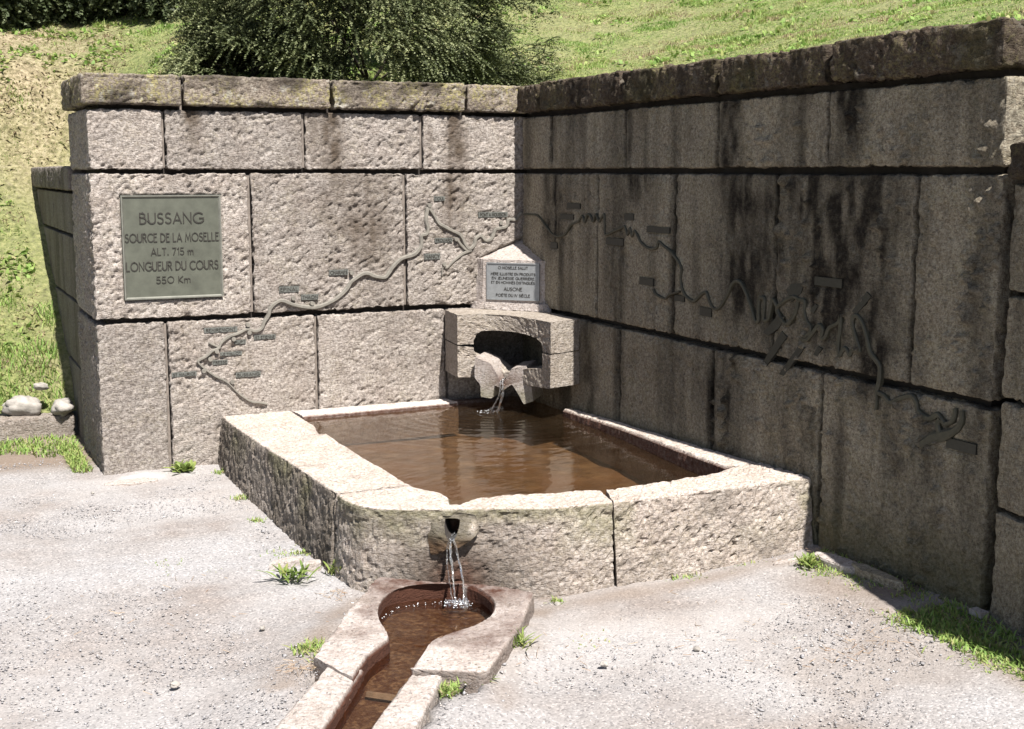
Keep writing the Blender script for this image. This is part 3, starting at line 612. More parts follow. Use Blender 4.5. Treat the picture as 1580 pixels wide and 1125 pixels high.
mainR = [(809, 331), (820, 331), (830, 333), (837, 340), (845, 352), (857, 364), (872, 362), (882, 347), (893, 342), (899, 333), (903, 343), (907, 331), (912, 334), (916, 342), (920, 331), (925, 342), (929, 336), (933, 331), (934, 346), (935, 362), (947, 357), (959, 352), (965, 350),
         (969, 362), (973, 352), (976, 364), (980, 356), (986, 367), (992, 377), (1004, 384), (1014, 382), (1017, 373), (1024, 379), (1034, 387), (1044, 399), (1052, 413), (1051, 428), (1052, 441), (1059, 457), (1071, 465), (1082, 455), (1090, 451), (1094, 462), (1100, 474), (1108, 477), (1116, 468), (1124, 453),
         (1129, 441), (1136, 434), (1144, 437), (1152, 453), (1160, 476), (1166, 495), (1171, 494), (1171, 476), (1173, 461), (1180, 461), (1180, 476), (1179, 493), (1186, 492), (1189, 478), (1193, 463), (1198, 470), (1205, 490), (1214, 500), (1223, 492), (1230, 478), (1233, 464), (1242, 465), (1242, 480), (1245, 494), (1251, 504), (1250, 514),
         (1240, 521), (1246, 524), (1256, 512), (1264, 502), (1270, 508), (1268, 522), (1274, 520), (1280, 506), (1294, 498), (1298, 486), (1297, 510), (1294, 534), (1296, 549), (1301, 540), (1306, 538), (1312, 548), (1316, 540), (1327, 541), (1322, 524), (1316, 500), (1318, 489), (1324, 488), (1332, 500), (1338, 520), (1343, 542), (1351, 554), (1358, 566),
         (1357, 588), (1354, 604), (1364, 610), (1374, 621), (1388, 615), (1406, 611), (1414, 620), (1418, 636), (1434, 646), (1446, 640), (1452, 646), (1459, 655)]
ribbon('river_band', rr, RIVER_D, [Rpt(*p_) for p_ in mainR], [.012, .014, .016, .017, .018, .018, .02, .023], xR, .009, n=4)
ribbon('river_branch', rr, RIVER_D, [Rpt(*p_) for p_ in [(1459, 655), (1470, 650), (1475, 640), (1475, 630)]], .02, xR, .012)
ribbon('river_branch', rr, RIVER_D, [Rpt(*p_) for p_ in [(1486, 634), (1485, 650), (1475, 664), (1456, 672), (1440, 676), (1422, 686)]], [.018, .022, .03, .045, .05, .03], xR, .0125)
ribbon('river_branch', rr, RIVER_D, [Rpt(*p_) for p_ in [(1452, 646), (1448, 655), (1450, 668), (1440, 676)]], .024, xR, .0115)
ribbon('river_branch', rr, RIVER_D, [Rpt(*p_) for p_ in [(960, 438+6), (1009, 446), (1014, 455), (1028, 461), (1034, 455), (1050, 450)][1:]], .012, xR, .011)
ribbon('river_branch', rr, RIVER_D, [Rpt(*p_) for p_ in [(1354, 605), (1354, 620), (1353, 632)]], .012, xR, .01)
ribbon('river_branch', rr, RIVER_D, [Rpt(*p_) for p_ in [(1205, 490), (1200, 476), (1214, 463), (1226, 458), (1234, 462)]], .018, xR, .0115)
for c_, hw, hh in plR:
    V = [(c_[0]+sx*hw, o, c_[1]+sz*hh) for o in (-.014, -.001) for sx, sz in ((-1, -1), (1, -1), (1, 1), (-1, 1))]
    mesh('name_plate', xR(np.array(V)), [(4, 5, 6, 7), (0, 1, 5, 4), (1, 2, 6, 5), (2, 3, 7, 6), (3, 0, 4, 7)], PLATE_D, rr)
for pg in polys_R:
    q_ = [Rpt(*p_) for p_ in pg]; k = len(q_)
    V = [(p_[0], o, p_[1]) for o in (-.012, .004) for p_ in q_]
    mesh('town_plate', xR(np.array(V)), [tuple(range(k, 2*k))]+[(i, (i+1) % k, k+(i+1) % k, k+i) for i in range(k)], PLATE_D, rr)

# ------------------------------------------------------------------ basin: lofted kerb stones
def loft(name, parent, mat, outer, inner, zo_bot, zi_bot, ztop, seed, n=60, amp=.0055, cap=(True, True), cell=.011, R=.016, tint=1., stain_shade_f=None, rustf=None, mossf=None, batter=0., topamp=None, bulge=None):
    """outer/inner plan polylines, matched sample by sample; section: outer foot -> outer arris -> top -> inner arris -> inner foot"""
    o = resample(outer, n); i_ = resample(inner, n)
    to = np.gradient(o, axis=0); to /= np.linalg.norm(to, axis=1, keepdims=True); no_ = np.stack([-to[:, 1], to[:, 0]], -1)
    sgn = np.sign(((o-i_)*no_).sum()); no_ = no_*sgn
    zt = ztop(o[:, 0], o[:, 1]); zti = ztop(i_[:, 0], i_[:, 1])
    zb = zo_bot if np.ndim(zo_bot) else np.full(n, float(zo_bot))
    W_ = np.linalg.norm(o-i_, axis=1).mean(); Hh = float((zt-zb).mean())
    k1 = max(3, int(Hh/cell)); k2 = max(3, int(W_/cell)); k3 = max(3, int((zti.mean()-zi_bot)/(cell*2)))
    cols, nr = [], []
    dirn = (i_-o)/np.maximum(np.linalg.norm(i_-o, axis=1, keepdims=True), 1e-6)
    for t in np.linspace(0, 1, k1):
        z = zb+(zt-R-zb)*t; p_ = o+no_*(batter*(1-t))[..., None] if batter else o
        cols.append(np.concatenate([p_, z[:, None]], 1)); nr.append(np.concatenate([no_, np.zeros((n, 1))], 1))
    for a in (30, 60):
        a = math.radians(a); cols.append(np.concatenate([o+dirn*R*(1-math.cos(a)), (zt-R+R*math.sin(a))[:, None]], 1)); nr.append(np.concatenate([no_*math.cos(a), np.full((n, 1), math.sin(a))], 1))
    for t in np.linspace(0, 1, k2):
        a = o+dirn*R; b = i_-dirn*R*.8; p_ = a+(b-a)*t; cols.append(np.concatenate([p_, (zt+(zti-zt)*t)[:, None]], 1)); nr.append(np.tile([0, 0, 1.], (n, 1)))
    for t in np.linspace(0, 1, k3):
        cols.append(np.concatenate([i_, ((zti-R*.8)*(1-t)+zi_bot*t)[:, None]], 1)); nr.append(np.concatenate([dirn, np.zeros((n, 1))], 1))
    V = np.stack(cols, 1); NN = np.stack(nr, 1); k = V.shape[1]; V = V.reshape(-1, 3); NN = NN.reshape(-1, 3)
    NN /= np.linalg.norm(NN, axis=1, keepdims=True)
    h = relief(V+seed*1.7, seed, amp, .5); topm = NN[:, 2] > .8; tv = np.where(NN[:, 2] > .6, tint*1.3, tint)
    if topamp is not None: h = np.where(topm, h*topamp/amp+.004*vn(V*7, seed+31), h)
    if bulge is not None: h = h+bulge(V, NN)
    V2 = V+NN*h[:, None]
    Q = gridq(n, k); fc = [Q]
    # orientation
    a, b, c_ = V2[Q[len(Q)//2][0]], V2[Q[len(Q)//2][1]], V2[Q[len(Q)//2][2]]
    if np.cross(b-a, c_-a)@NN[Q[len(Q)//2][0]] < 0: fc = [Q[:, ::-1]]
    faces = [tuple(f) for f in fc[0]]
    if cap[0]: faces.append(tuple(range(k)))
    if cap[1]: faces.append(tuple(reversed(range((n-1)*k, n*k))))
    at = dict(tint=tv, stain=stain_shade_f(V, NN) if stain_shade_f else np.zeros(len(V)), rust=rustf(V, NN) if rustf else np.zeros(len(V)), moss=mossf(V, NN) if mossf else np.zeros(len(V)))
    return mesh(name, V2, faces, mat, parent, at)
ZW = .188
ztop = lambda x, y: .208+.078*np.clip(-np.asarray(y, float)/2.8, 0, 1.1)
def z_of(px, py):                     # rim point (the rim climbs toward the viewer)
    z = .25
    for _ in range(8): p_ = on(px, py, 2, z); z = float(ztop(p_[0], p_[1]))
    return p_[:2]
def rust_in(V, NN):
    hor = np.hypot(NN[:, 0], NN[:, 1]); inn = (hor > .7) & (np.abs(V[:, 2]) < .3)
    cx_, cy_ = -.9, -1.4; inward = ((V[:, 0]-cx_)*NN[:, 0]+(V[:, 1]-cy_)*NN[:, 1]) < 0
    return np.where(inn & inward, np.where(V[:, 2] > .165, .95, .55), 0)
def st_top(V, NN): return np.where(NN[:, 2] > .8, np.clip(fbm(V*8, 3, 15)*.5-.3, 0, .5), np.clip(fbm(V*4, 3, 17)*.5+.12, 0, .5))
def moss_side(V, NN): return np.where(NN[:, 2] < .5, np.clip(fbm(V*5, 3, 19)*.7-.02, 0, .55)*sst(.0, .25, V[:, 2]), 0)
bs = thing('fountain_basin', 'low rectangular granite basin with one cut corner, full of brown water', 'basin', (-1, -1.5, 0))
oL = -1.925
left_face_shade = lambda V, NN: np.where((NN[:, 2] < .5) & (V[:, 0] < -1.75), np.clip(.68+.35*vn(V*np.array([6, 6, 2.]), 23), 0, 1), st_top(V, NN))  # left basin face darkened in colour to imitate its grazing shade
for (ya, yb) in ((-.0, -.86), (-.866, -2.254)):
    inn = [(-1.49 - .0, max(min(ya, -.0), -.0) if ya == 0 else ya), (-1.52, -.6 if ya == 0 else -1.2), (-1.575, yb)] if ya == 0 else [(-1.535, ya), (-1.56, -1.4), (-1.585, yb)]
    loft('stone', bs, G_BASIN, [(oL+.02*(ya == 0), ya), (oL, (ya+yb)/2), (oL, yb)], inn, -.14, .02, ztop, 200+int(-yb*10), n=int((ya-yb)/.0115), rustf=rust_in, stain_shade_f=left_face_shade, mossf=moss_side, batter=np.float64(.045), amp=.0085, topamp=.0024)
inner_f = [z_of(*p_) for p_ in [(637, 751), (658, 756), (682, 760), (694, 767), (697, 778), (719, 779), (731, 769), (745, 766), (760, 765), (800, 762), (870, 758), (925, 756)]]
inner_f[0] = np.array([-1.588, -2.268])
outer_f = catmull([(-1.925, -2.272), (-1.925, -2.40), (-1.885, -2.55), (-1.76, -2.66), (-1.62, -2.735), (-1.45, -2.80), (-1.30, -2.875), (-1.16, -2.92), (-.985, -2.932)], 6)
# corner stone: sampled so the notch stays square
def cornerst(V, NN): 
    s = st_top(V, NN); d_ = np.hypot(V[:, 0]+1.6, V[:, 1]+2.74); side = NN[:, 2] < .5
    return np.where(side, np.clip(np.maximum(s, .75*np.exp(-(d_/.22)**2)*sst(.3, -.05, V[:, 2])+.35*sst(.45, .2, d_)), 0, 1), s)
def cornerrust(V, NN):
    d_ = np.abs((V[:, 0]+1.585)*.86-(V[:, 1]+2.75)*.5); return np.maximum(rust_in(V, NN)*(V[:, 1] > -2.72), np.where(NN[:, 2] < .5, .8*np.exp(-(d_/.12)**2)*sst(.17, .0, V[:, 2]), 0))
loft('stone', bs, G_BASIN, outer_f, inner_f, -.14, .02, ztop, 231, n=120, rustf=cornerrust, stain_shade_f=cornerst, mossf=lambda V, NN: np.maximum(moss_side(V, NN), np.where(NN[:, 2] < .5, .5*sst(.2, .27, V[:, 2]), 0)), batter=np.float64(.03), amp=.006, topamp=.0024,
     bulge=lambda V, NN: np.where((NN[:, 2] < .5) & (V[:, 1] < -2.68) & (np.abs((V[:, 0]+1.598)*.862-(V[:, 1]+2.742)*.507) < .036) & (np.abs(V[:, 2]-.205) < .048) & (NN[:, 1] < 0), -.13, 0))
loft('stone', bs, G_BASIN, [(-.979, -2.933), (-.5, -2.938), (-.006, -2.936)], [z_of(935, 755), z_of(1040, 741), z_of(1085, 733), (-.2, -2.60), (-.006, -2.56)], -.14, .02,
     lambda x, y: ztop(x, y)+.022*np.exp(-((np.asarray(x)+.09)/.1)**2-((np.asarray(y)+2.72)/.12)**2), 245, n=88, rustf=rust_in, stain_shade_f=st_top, mossf=moss_side, amp=.0085, topamp=.006, batter=np.float64(.05))
loft('stone', bs, G_FRESH, [(-1.49, -.002), (-1., -.002), (-.52, -.002)], [(-1.485, -.215), (-1., -.205), (-.5, -.17)], .05, .02, ztop, 251, n=90, rustf=rust_in, stain_shade_f=st_top, amp=.003, cell=.014)
loft('stone', bs, G_BASIN, [(-.002, -.72), (-.002, -1.6), (-.002, -2.56)], [(-.075, -.74), (-.10, -1.5), (-.155, -2.1), (-.19, -2.56)], .05, .02, ztop, 257, n=150, rustf=rust_in, stain_shade_f=st_top, amp=.004, cell=.014)
loft('stone', bs, G_BASIN, [(-.5, -.002), (-.2, -.002), (-.002, -.71)][:2], [(-.48, -.12), (-.2, -.12)], .05, .02, lambda x, y: np.asarray(x)*0+.2, 263, n=20, rustf=lambda V, NN: np.full(len(V), .8), amp=.004, cell=.02)
# floor and water
Xf, Yf = np.meshgrid(np.linspace(-1.66, .0, 50), np.linspace(-2.76, -.01, 70), indexing='ij')
msk = lambda X, Y: (X+Y > -4.22)
def sheet(name, X, Y, Z, mat, keepf=None, **k):
    P = np.stack([X, Y, Z], -1).reshape(-1, 3); q_ = gridq(X.shape[0], X.shape[1])
    if keepf is not None: m_ = keepf(P[:, 0], P[:, 1]); q_ = q_[m_[q_].all(1)]
    return mesh(name, P, q_, mat, smooth=True, **k)
o = sheet('basin_floor', Xf, Yf, .005+.012*vn(np.stack([Xf*5, Yf*5, 0*Xf], -1), 3), SILT, msk); o.parent = bs; o.location = -bs.location
Xf, Yf = np.meshgrid(np.linspace(-1.64, -.004, 180), np.linspace(-2.72, -.006, 280), indexing='ij')
I0 = np.array([-.372, -.45]); rr_ = np.hypot(Xf-I0[0], Yf-I0[1])
rip = .0035*np.sin(rr_*85)*np.exp(-rr_*2.6)*np.clip(rr_*12, 0, 1)+.0012*np.sin(rr_*48+1)*np.exp(-rr_*1.1)
wv = .0009*fbm(np.stack([(Xf*.9+Yf*.42)*7, (Yf*.9-Xf*.42)*20, 0*Xf], -1), 3, 71)
wt = sheet('basin_water', Xf, Yf, ZW+rip+wv, WATER, lambda X, Y: X+Y > -4.25); tag(wt, kind='structure')

# spout lip on the cut corner
n_c = np.array([-.507, -.862, 0]); t_c = np.array([.862, -.507, 0]); c0 = np.array([-1.598, -2.742, 0])
def sp_pt(s, z, o): return c0+t_c*s+n_c*o+np.array([0, 0, z])
outl = []; hol = []
K = 84
outer_sp = [(-.11, .262), (-.105, .2), (-.1, .15), (-.088, .1), (-.05, .112), (-.015, .135), (.03, .14), (.07, .162), (.10, .185), (.105, .2), (.1, .235), (.088, .262), (.03, .27), (-.05, .268), (-.11, .262)]
hole_sp = [(-.03, .246), (-.031, .225), (-.026, .2), (-.021, .185), (-.013, .174), (-.002, .17), (.01, .173), (.019, .187), (.025, .205), (.029, .225), (.03, .243), (.02, .247), (0, .248), (-.015, .248), (-.03, .246)]
oo, hh = resample(outer_sp, K), resample(hole_sp, K)
def proud_f(s, z): return -.006+.062*sst(.275, .17, z)*np.clip(1-(np.abs(s)/.13)**2.2, 0, 1)
V, Q = [], []
L_ = 18
for j in range(L_):
    t = j/(L_-1); ring = oo*(1-t)+hh*t
    for i in range(K):
        s, z = ring[i]; pr = proud_f(s, z)*(1 if j else .25); pr = pr+(.004*float(vn(np.array([s*45, z*70, 3.]), 4))+.002*float(vn(np.array([s*18, z*24, 3.]), 6)))*(j > 0); V.append(sp_pt(s, z, pr))
for i in range(K): V.append(sp_pt(hh[i][0], hh[i][1], -.12))
for i in range(K): V.append(sp_pt(oo[i][0]*.85, oo[i][1], -.02))
V = np.array(V); Q = [tuple(q_) for q_ in gridq(L_+1, K)]+[(i, i+1, (L_+1)*K+i+1, (L_+1)*K+i) for i in range(K-1)]
z_ = V[:, 2]; s_ = (V-c0)@t_c; ii_ = np.arange(len(V)); bore_ = (ii_ >= L_*K) & (ii_ < (L_+1)*K)
Qt = [q_ for q_ in Q if max(q_) < (L_+1)*K and max(q_) >= L_*K]; Q = [q_ for q_ in Q if not (max(q_) < (L_+1)*K and max(q_) >= L_*K)]
mesh('spout_throat', V, Qt, JOINT_BORE_D, bs)  # throat coloured dark in place of the shade within the hole
mesh('spout_lip', V, Q, G_BASIN, bs, dict(tint=.45+.8*np.exp(-((s_-.085)/.016)**2-((z_-.215)/.022)**2), stain=np.where(bore_, 1.2, (.5+.5*sst(.23, .15, z_))*(1-np.exp(-((s_-.085)/.03)**2-((z_-.215)/.035)**2))), rust=.8*sst(.2, .14, z_), moss=np.full(len(V), .15)))  # bright tint patch paints the sunlit right flank; bore ring darkened as shade
mesh('spout_bore', [sp_pt(s*1.3, z, -.115) for s, z in ((-.035, .15), (.035, .15), (.035, .26), (-.035, .26))], [(0, 1, 2, 3)], JOINT_BORE_D, bs)  # dark plate painted to pass for shade deep in the bore

# ------------------------------------------------------------------ gutter stones with round bowl
gt = thing('stone_gutter', 'rust stained granite gutter with a round bowl below the basin spout', 'gutter', (-2, -3.4, 0))
TOPZ = .018
gp_ = lambda px, py: on(px, py, 2, TOPZ)[:2]
bc = (gp_(585, 940)+gp_(760, 940))/2
mouthL, mouthR = [gp_(*p_) for p_ in [(545, 1046), (570, 1010), (599, 988), (598, 975), (588, 962), (583, 945), (590, 925), (610, 908), (640, 900), (672, 897), (705, 899), (735, 908), (757, 925), (760, 938), (752, 950), (735, 962), (700, 974), (668, 985), (650, 1006), (633, 1030)]], None
inner_g = catmull(mouthL, 4)
outer_g = [gp_(*p_) for p_ in [(483, 1012), (500, 990), (540, 938), (583, 889), (640, 893), (700, 899), (770, 905), (826, 911), (815, 940), (803, 965), (775, 1005), (752, 1036), (700, 1033), (640, 1031)]]
dch0 = (gp_(497, 1125)-gp_(599, 988)); dch0 /= np.linalg.norm(dch0); q_ax = gp_(545, 1090)
def rust_g(V, NN):
    d_ = np.hypot(V[:, 0]-bc[0], V[:, 1]-bc[1]); top = NN[:, 2] > .8
    back = sst(.34, .0, (V-np.array([-1.6, -2.85, 0]))@np.array([-.5, -.85, 0]))
    r_ = np.clip(back*1.1+.3*np.exp(-((d_-.24)/.05)**2)+.75*np.clip(fbm(V*7, 3, 41)-.05, 0, 1), 0, 1.1)*(.75+.3*vn(V*25, 43))
    og_ = resample(outer_g, 120); inner_ = (np.sqrt(((V[:, None, :2]-og_[None])**2).sum(-1)).min(1) > .014) | (np.abs((V[:, 0]-q_ax[0])*dch0[1]-(V[:, 1]-q_ax[1])*dch0[0]) < .085)
    return np.where(top, r_, np.where(inner_, 1.3, .25))
def stain_g(V, NN): return np.where(NN[:, 2] > .8, np.clip(fbm(V*9, 3, 29)*.5-.2, 0, .5), .3)
loft('head_stone', gt, G_FRESH, resample(outer_g, 60), inner_g, -.12, -.13, lambda x, y: TOPZ+0*np.asarray(x), 301, n=170, rustf=rust_g, stain_shade_f=stain_g, amp=.003, topamp=.0028, cell=.012, tint=.78)
dch = (gp_(497, 1125)-gp_(599, 988)); dch /= np.linalg.norm(dch)
for nm, a, b in (('channel_stone', [gp_(505, 1020), gp_(412, 1125)], [gp_(563, 1026), gp_(497, 1125)]), ('channel_stone', [gp_(684, 1037), gp_(650, 1085), gp_(640, 1125)], [gp_(630, 1036), gp_(562, 1125)])):
    a, b = [np.array(p_) for p_ in a], [np.array(p_) for p_ in b]
    if nm and len(a) == 3: a = [a[0], a[-1]]
    da = (a[-1]-a[0])/np.linalg.norm(a[-1]-a[0]); a = [a[0]+da*.005, a[-1], a[-1]+dch*.62]; b = [b[0]+dch*.005, b[-1], b[-1]+dch*.62]
    loft(nm, gt, G_FRESH, a, b, -.12, -.13, lambda x, y: TOPZ-.012+0*np.asarray(x), 311+int(a[0][0]*-10), n=110, rustf=lambda V, NN: np.where(np.abs((V[:, 0]-q_ax[0])*dch0[1]-(V[:, 1]-q_ax[1])*dch0[0]) < .085, 1.3, 0)*(NN[:, 2] < .7), stain_shade_f=stain_g, amp=.003, topamp=.0028, cell=.012, tint=.78)
fl = [bc+np.array([math.cos(a), math.sin(a)])*.27 for a in np.linspace(0, 2*math.pi, 25)[:-1]]
Vf = [(p_[0], p_[1], -.075) for p_ in fl]; o = mesh('bowl_floor', Vf, [tuple(range(24))], WETRED, gt)
q0, q1 = gp_(662, 962), gp_(530, 1125); q1 = q1+dch*.62; nn_ = np.array([dch[1], -dch[0]])*.12
mesh('channel_floor', [(*(q0+nn_), -.066), (*(q0-nn_), -.066), (*(q1-nn_), -.085), (*(q1+nn_), -.085)], [(0, 1, 2, 3)], WETRED, gt)
ri, ai = np.meshgrid(np.linspace(0, .25, 60), np.linspace(0, 2*math.pi, 97), indexing='ij')
Xw, Yw = bc[0]+ri*np.cos(ai), bc[1]+ri*np.sin(ai); IB = on(703, 933, 2, -.028)[:2]; dr = np.hypot(Xw-IB[0], Yw-IB[1])
tag(sheet('bowl_water', Xw, Yw, -.028+.0035*np.sin(dr*150)*np.exp(-dr*9)+.002*fbm(np.stack([Xw*30, Yw*30, 0*Xw], -1), 2, 9), WATER2), kind='structure')
tt_ = np.linspace(0, 1, 60); ss_ = np.linspace(1, -1, 9); T_, S_ = np.meshgrid(tt_, ss_, indexing='ij')
Xw = q0[0]+(q1-q0)[0]*T_+nn_[0]*.98*S_; Yw = q0[1]+(q1-q0)[1]*T_+nn_[1]*.98*S_
tag(sheet('channel_water', Xw, Yw, -.0295-.012*T_+.002*fbm(np.stack([Xw*22, Yw*22, 0*Xw], -1), 2, 9), WATER2), kind='structure')
# a thin ledge of mortar crossing the channel bed
ca, cb = gp_(566, 1036), gp_(618, 1043)
mesh('bed_joint', [(*ca, -.06), (*cb, -.06), (*(cb+dch*.02), -.06), (*(ca+dch*.02), -.06), (*ca, -.047), (*cb, -.047), (*(cb+dch*.012), -.047), (*(ca+dch*.012), -.047)],
     [(4, 5, 6, 7), (0, 1, 5, 4), (2, 3, 7, 6)], MORTAR, gt)

# ------------------------------------------------------------------ fountain block in the corner
fb = thing('spring_block', 'two course granite fountain block with a dark opening, set across the corner', 'fountain', (-.3, -.4, .38))
CV = catmull([(-.556, -.295), (-.45, -.312), (-.355, -.36), (-.285, -.48), (-.25, -.64), (-.232, -.78), (-.228, -.875)], 8); CV = resample(CV, 81)
CL = np.concatenate([[0], np.cumsum(np.linalg.norm(np.diff(CV, axis=0), axis=1))])
def cp(s, o=0):
    x = np.interp(s, CL, CV[:, 0]); y = np.interp(s, CL, CV[:, 1]); e = 1e-3
    tx = np.interp(s+e, CL, CV[:, 0])-np.interp(s-e, CL, CV[:, 0]); ty = np.interp(s+e, CL, CV[:, 1])-np.interp(s-e, CL, CV[:, 1]); l = math.hypot(tx, ty)
    return np.array([x+ty/l*o, y-tx/l*o])
SL = CL[-1]
def s_for(px, py):      # arc position and height on the curved face seen at a measured point
    best = None
    d = ray(px, py)
    for s in np.linspace(0, SL, 400):
        c_ = cp(s) if 0 < s < SL else CV[0 if s == 0 else -1]
        t = (c_[0]-CAM[0])/d[0]; y = CAM[1]+d[1]*t; e = abs(y-c_[1])
        if best is None or e < best[0]: best = (e, s, CAM[2]+d[2]*t)
    return best[1:]
hu = [s_for(*p_) for p_ in [(731, 536), (731, 526), (735, 516), (742, 511), (760, 510), (790, 512), (812, 516), (828, 522), (836, 530), (837, 545)]]
hl = [s_for(*p_) for p_ in [(731, 536), (731, 543), (736, 549), (750, 556), (765, 562), (776, 575), (790, 574), (812, 569), (836, 569), (837, 545)]]
ZJ = .578
def ushape(name, outer, inner, seed, zt, zb, top):
    n_ = 90; o = resample(outer, n_); i_ = resample(inner, n_); V, NN = [], []; L_ = 14
    for j in range(L_):
        for k in range(n_):
            s, z = o[k]+(i_[k]-o[k])*j/(L_-1); V.append((*cp(min(max(s, .001), SL-.001)), z)); c1 = cp(min(max(s, .001), SL-.001), 1.); c00 = cp(min(max(s, .001), SL-.001)); NN.append((c1[0]-c00[0], c1[1]-c00[1], 0))
    V = np.array(V); NN = np.array(NN); V = V+NN*relief(V+seed, seed, .004, .5)[:, None]; Fc = [tuple(q_) for q_ in gridq(L_, n_)]
    b0 = len(V); back = []
    for k in range(n_): s, z = i_[k]; back.append((*cp(min(max(s, .001), SL-.001), -.11), z+.01))
    V = np.concatenate([V, back]); Fc += [((L_-1)*n_+k, (L_-1)*n_+k+1, b0+k+1, b0+k) for k in range(n_-1)]
    # top / bottom slab and side faces (rough grids)
    def addgrid(P):
        nonlocal V, Fc
        b = len(V); a_, b_, _ = P.shape; Q_ = P.reshape(-1, 3); Q_ = Q_+np.stack([vn(Q_*60, seed+1), vn(Q_*60, seed+2), vn(Q_*60, seed+3)], -1)*.0025
        V = np.concatenate([V, Q_]); Fc += [tuple(q_) for q_ in gridq(a_, b_, b)]
    cs = resample(CV, 30); wall = resample([(-.515, -.002), (-.2, -.002), (-.004, -.002), (-.004, -.3), (-.004, -.80)], 30)
    zz = zt if top else zb
    addgrid(np.stack([np.concatenate([cs*(1-t)+wall*t, np.full((30, 1), zz+(.0 if t < .02 else .001))], 1) for t in np.linspace(0, 1, 12)]))
    for A, B in ((CV[0], np.array([-.515, -.002])), (CV[-1], np.array([-.004, -.80]))):
        addgrid(np.stack([np.stack([np.array([*(A+(B-A)*t), z]) for z in np.linspace(zb, zt, 18)]) for t in np.linspace(0, 1, 24)]))
    m_ = np.zeros(len(V)); at = dict(tint=np.full(len(V), 1.), stain=m_+.1, rust=.55*sst(.45, .4, V[:, 2])*(V[:, 0] > -.5)*0, moss=m_+.12)
    return mesh(name, V, Fc, G_BASIN, fb, at)
ushape('stone', [(0, ZJ+.003), (0, .76), (SL, .76), (SL, ZJ+.003)], [(a, max(b, ZJ+.003)) for a, b in hu], 401, .76, ZJ+.003, True)
ushape('stone', [(0, ZJ-.003), (0, .386), (SL*.2, .38), (SL*.5, .36), (SL*.8, .37), (SL, .378), (SL, ZJ-.003)], [(a, min(b, ZJ-.003)) for a, b in hl], 403, ZJ-.003, .383, False)
# V-shaped trough
dg = np.array([-.7071, -.7071, 0]); sgd = np.array([.7071, -.7071, 0])
def prism(name, parent, mat, prof, k0, k1, at, seed=0, amp=.002, nl=6, lean=0.):
    """profile given as measured points on the plane x+y=-k1, pushed back to k0"""
    P1 = np.array([on_diag(x, y, k1) for x, y in prof]); P1 = np.vstack([P1, P1[:1]]); P1 = resample(P1, 140)[:-1]; n_ = len(P1)
    V = []
    for j in range(nl):
        t = j/(nl-1); V += list(P1-dg*(k1-k0)/math.sqrt(2)*(1-t)+np.array([0, 0, .012*(1-t)]))
    V = np.array(V)
    top = V[:, 2].max(); V[-n_:] += dg*(lean*((top-V[-n_:, 2])/.25))[:, None]
    V = V+np.stack([vn(V*70, seed+i) for i in range(3)], -1)*amp
    Fc = []
    for j in range(nl-1):
        for i in range(n_): a = j*n_+i; b = j*n_+(i+1) % n_; Fc.append((a, b, b+n_, a+n_))
    Fc += [tuple(range((nl-1)*n_, nl*n_)), tuple(reversed(range(n_)))]
    return mesh(name, V, Fc, mat, parent, {k: (np.full(len(V), v) if not callable(v) else v(V)) for k, v in at.items()})
prism('trough', fb, G_FRESH, [(733, 551), (757, 561), (766, 576), (775, 596), (782, 582), (790, 568), (812, 565), (819, 590), (823, 619), (808, 624), (798, 605), (790, 593), (777, 602), (763, 594), (759, 615), (742, 613), (741, 594), (732, 582)],
      .58, .84, dict(tint=.95, stain=lambda V: .15+0*V[:, 0], rust=lambda V: .9*np.exp(-((V@sgd-(on_diag(775, 590, .84)@sgd))/.035)**2)*sst(.5, .4, V[:, 2]), moss=lambda V: .5*sst(.36, .3, V[:, 2])), 5, .0018, 9, .0)

# plaque stone above it
ps = thing('plaque_stone', 'sloping topped corner stone standing on the fountain block, holding the small plaque', 'stone', (-.2, -.2, .77))
def solid(name, parent, mat, bot, topp, seed, sub=14, amp=.003, **at):
    """frustum between two matched loops, gridded sides, fan top"""
    bot, topp = np.array(bot, float), np.array(topp, float); n_ = len(bot); V, Fc = [], []
    for i in range(n_):
        a, b, c_, d_ = bot[i], bot[(i+1) % n_], topp[(i+1) % n_], topp[i]; o_ = len(V)
        for s in np.linspace(0, 1, sub*2):
            for t in np.linspace(0, 1, sub): V.append((a*(1-s)+b*s)*(1-t)+(d_*(1-s)+c_*s)*t)
        Fc += [tuple(q_) for q_ in gridq(sub*2, sub, o_)]
    c_ = topp.mean(0)
    for i in range(n_):
        o_ = len(V); a, b = topp[i], topp[(i+1) % n_]
        for s in np.linspace(0, 1, sub):
            for t in np.linspace(0, 1, sub): V.append((a*(1-s)+b*s)*(1-t)+c_*t)
        Fc += [tuple(q_) for q_ in gridq(sub, sub, o_)]
    V = np.array(V); V = V+np.stack([vn(V*55, seed+i) for i in range(3)], -1)*amp
    at = {**dict(tint=1., stain=.0, rust=0., moss=0.), **at}
    return mesh(name, V, Fc, mat, parent, {k: np.full(len(V), float(v)) for k, v in at.items()})
solid('base', ps, G_FRESH, [(-.335, .02, .763), (-.315, -.045, .763), (-.03, -.385, .763), (.02, -.395, .763), (.02, .02, .763)],
      [(-.33, .02, .805), (-.31, -.04, .805), (-.03, -.372, .805), (.02, -.385, .805), (.02, .02, .805)], 501)
KP = .345
f1, f2, f3, f4 = [on_diag(*p_, KP) for p_ in [(747, 469), (843, 473), (838, 401), (747, 399)]]
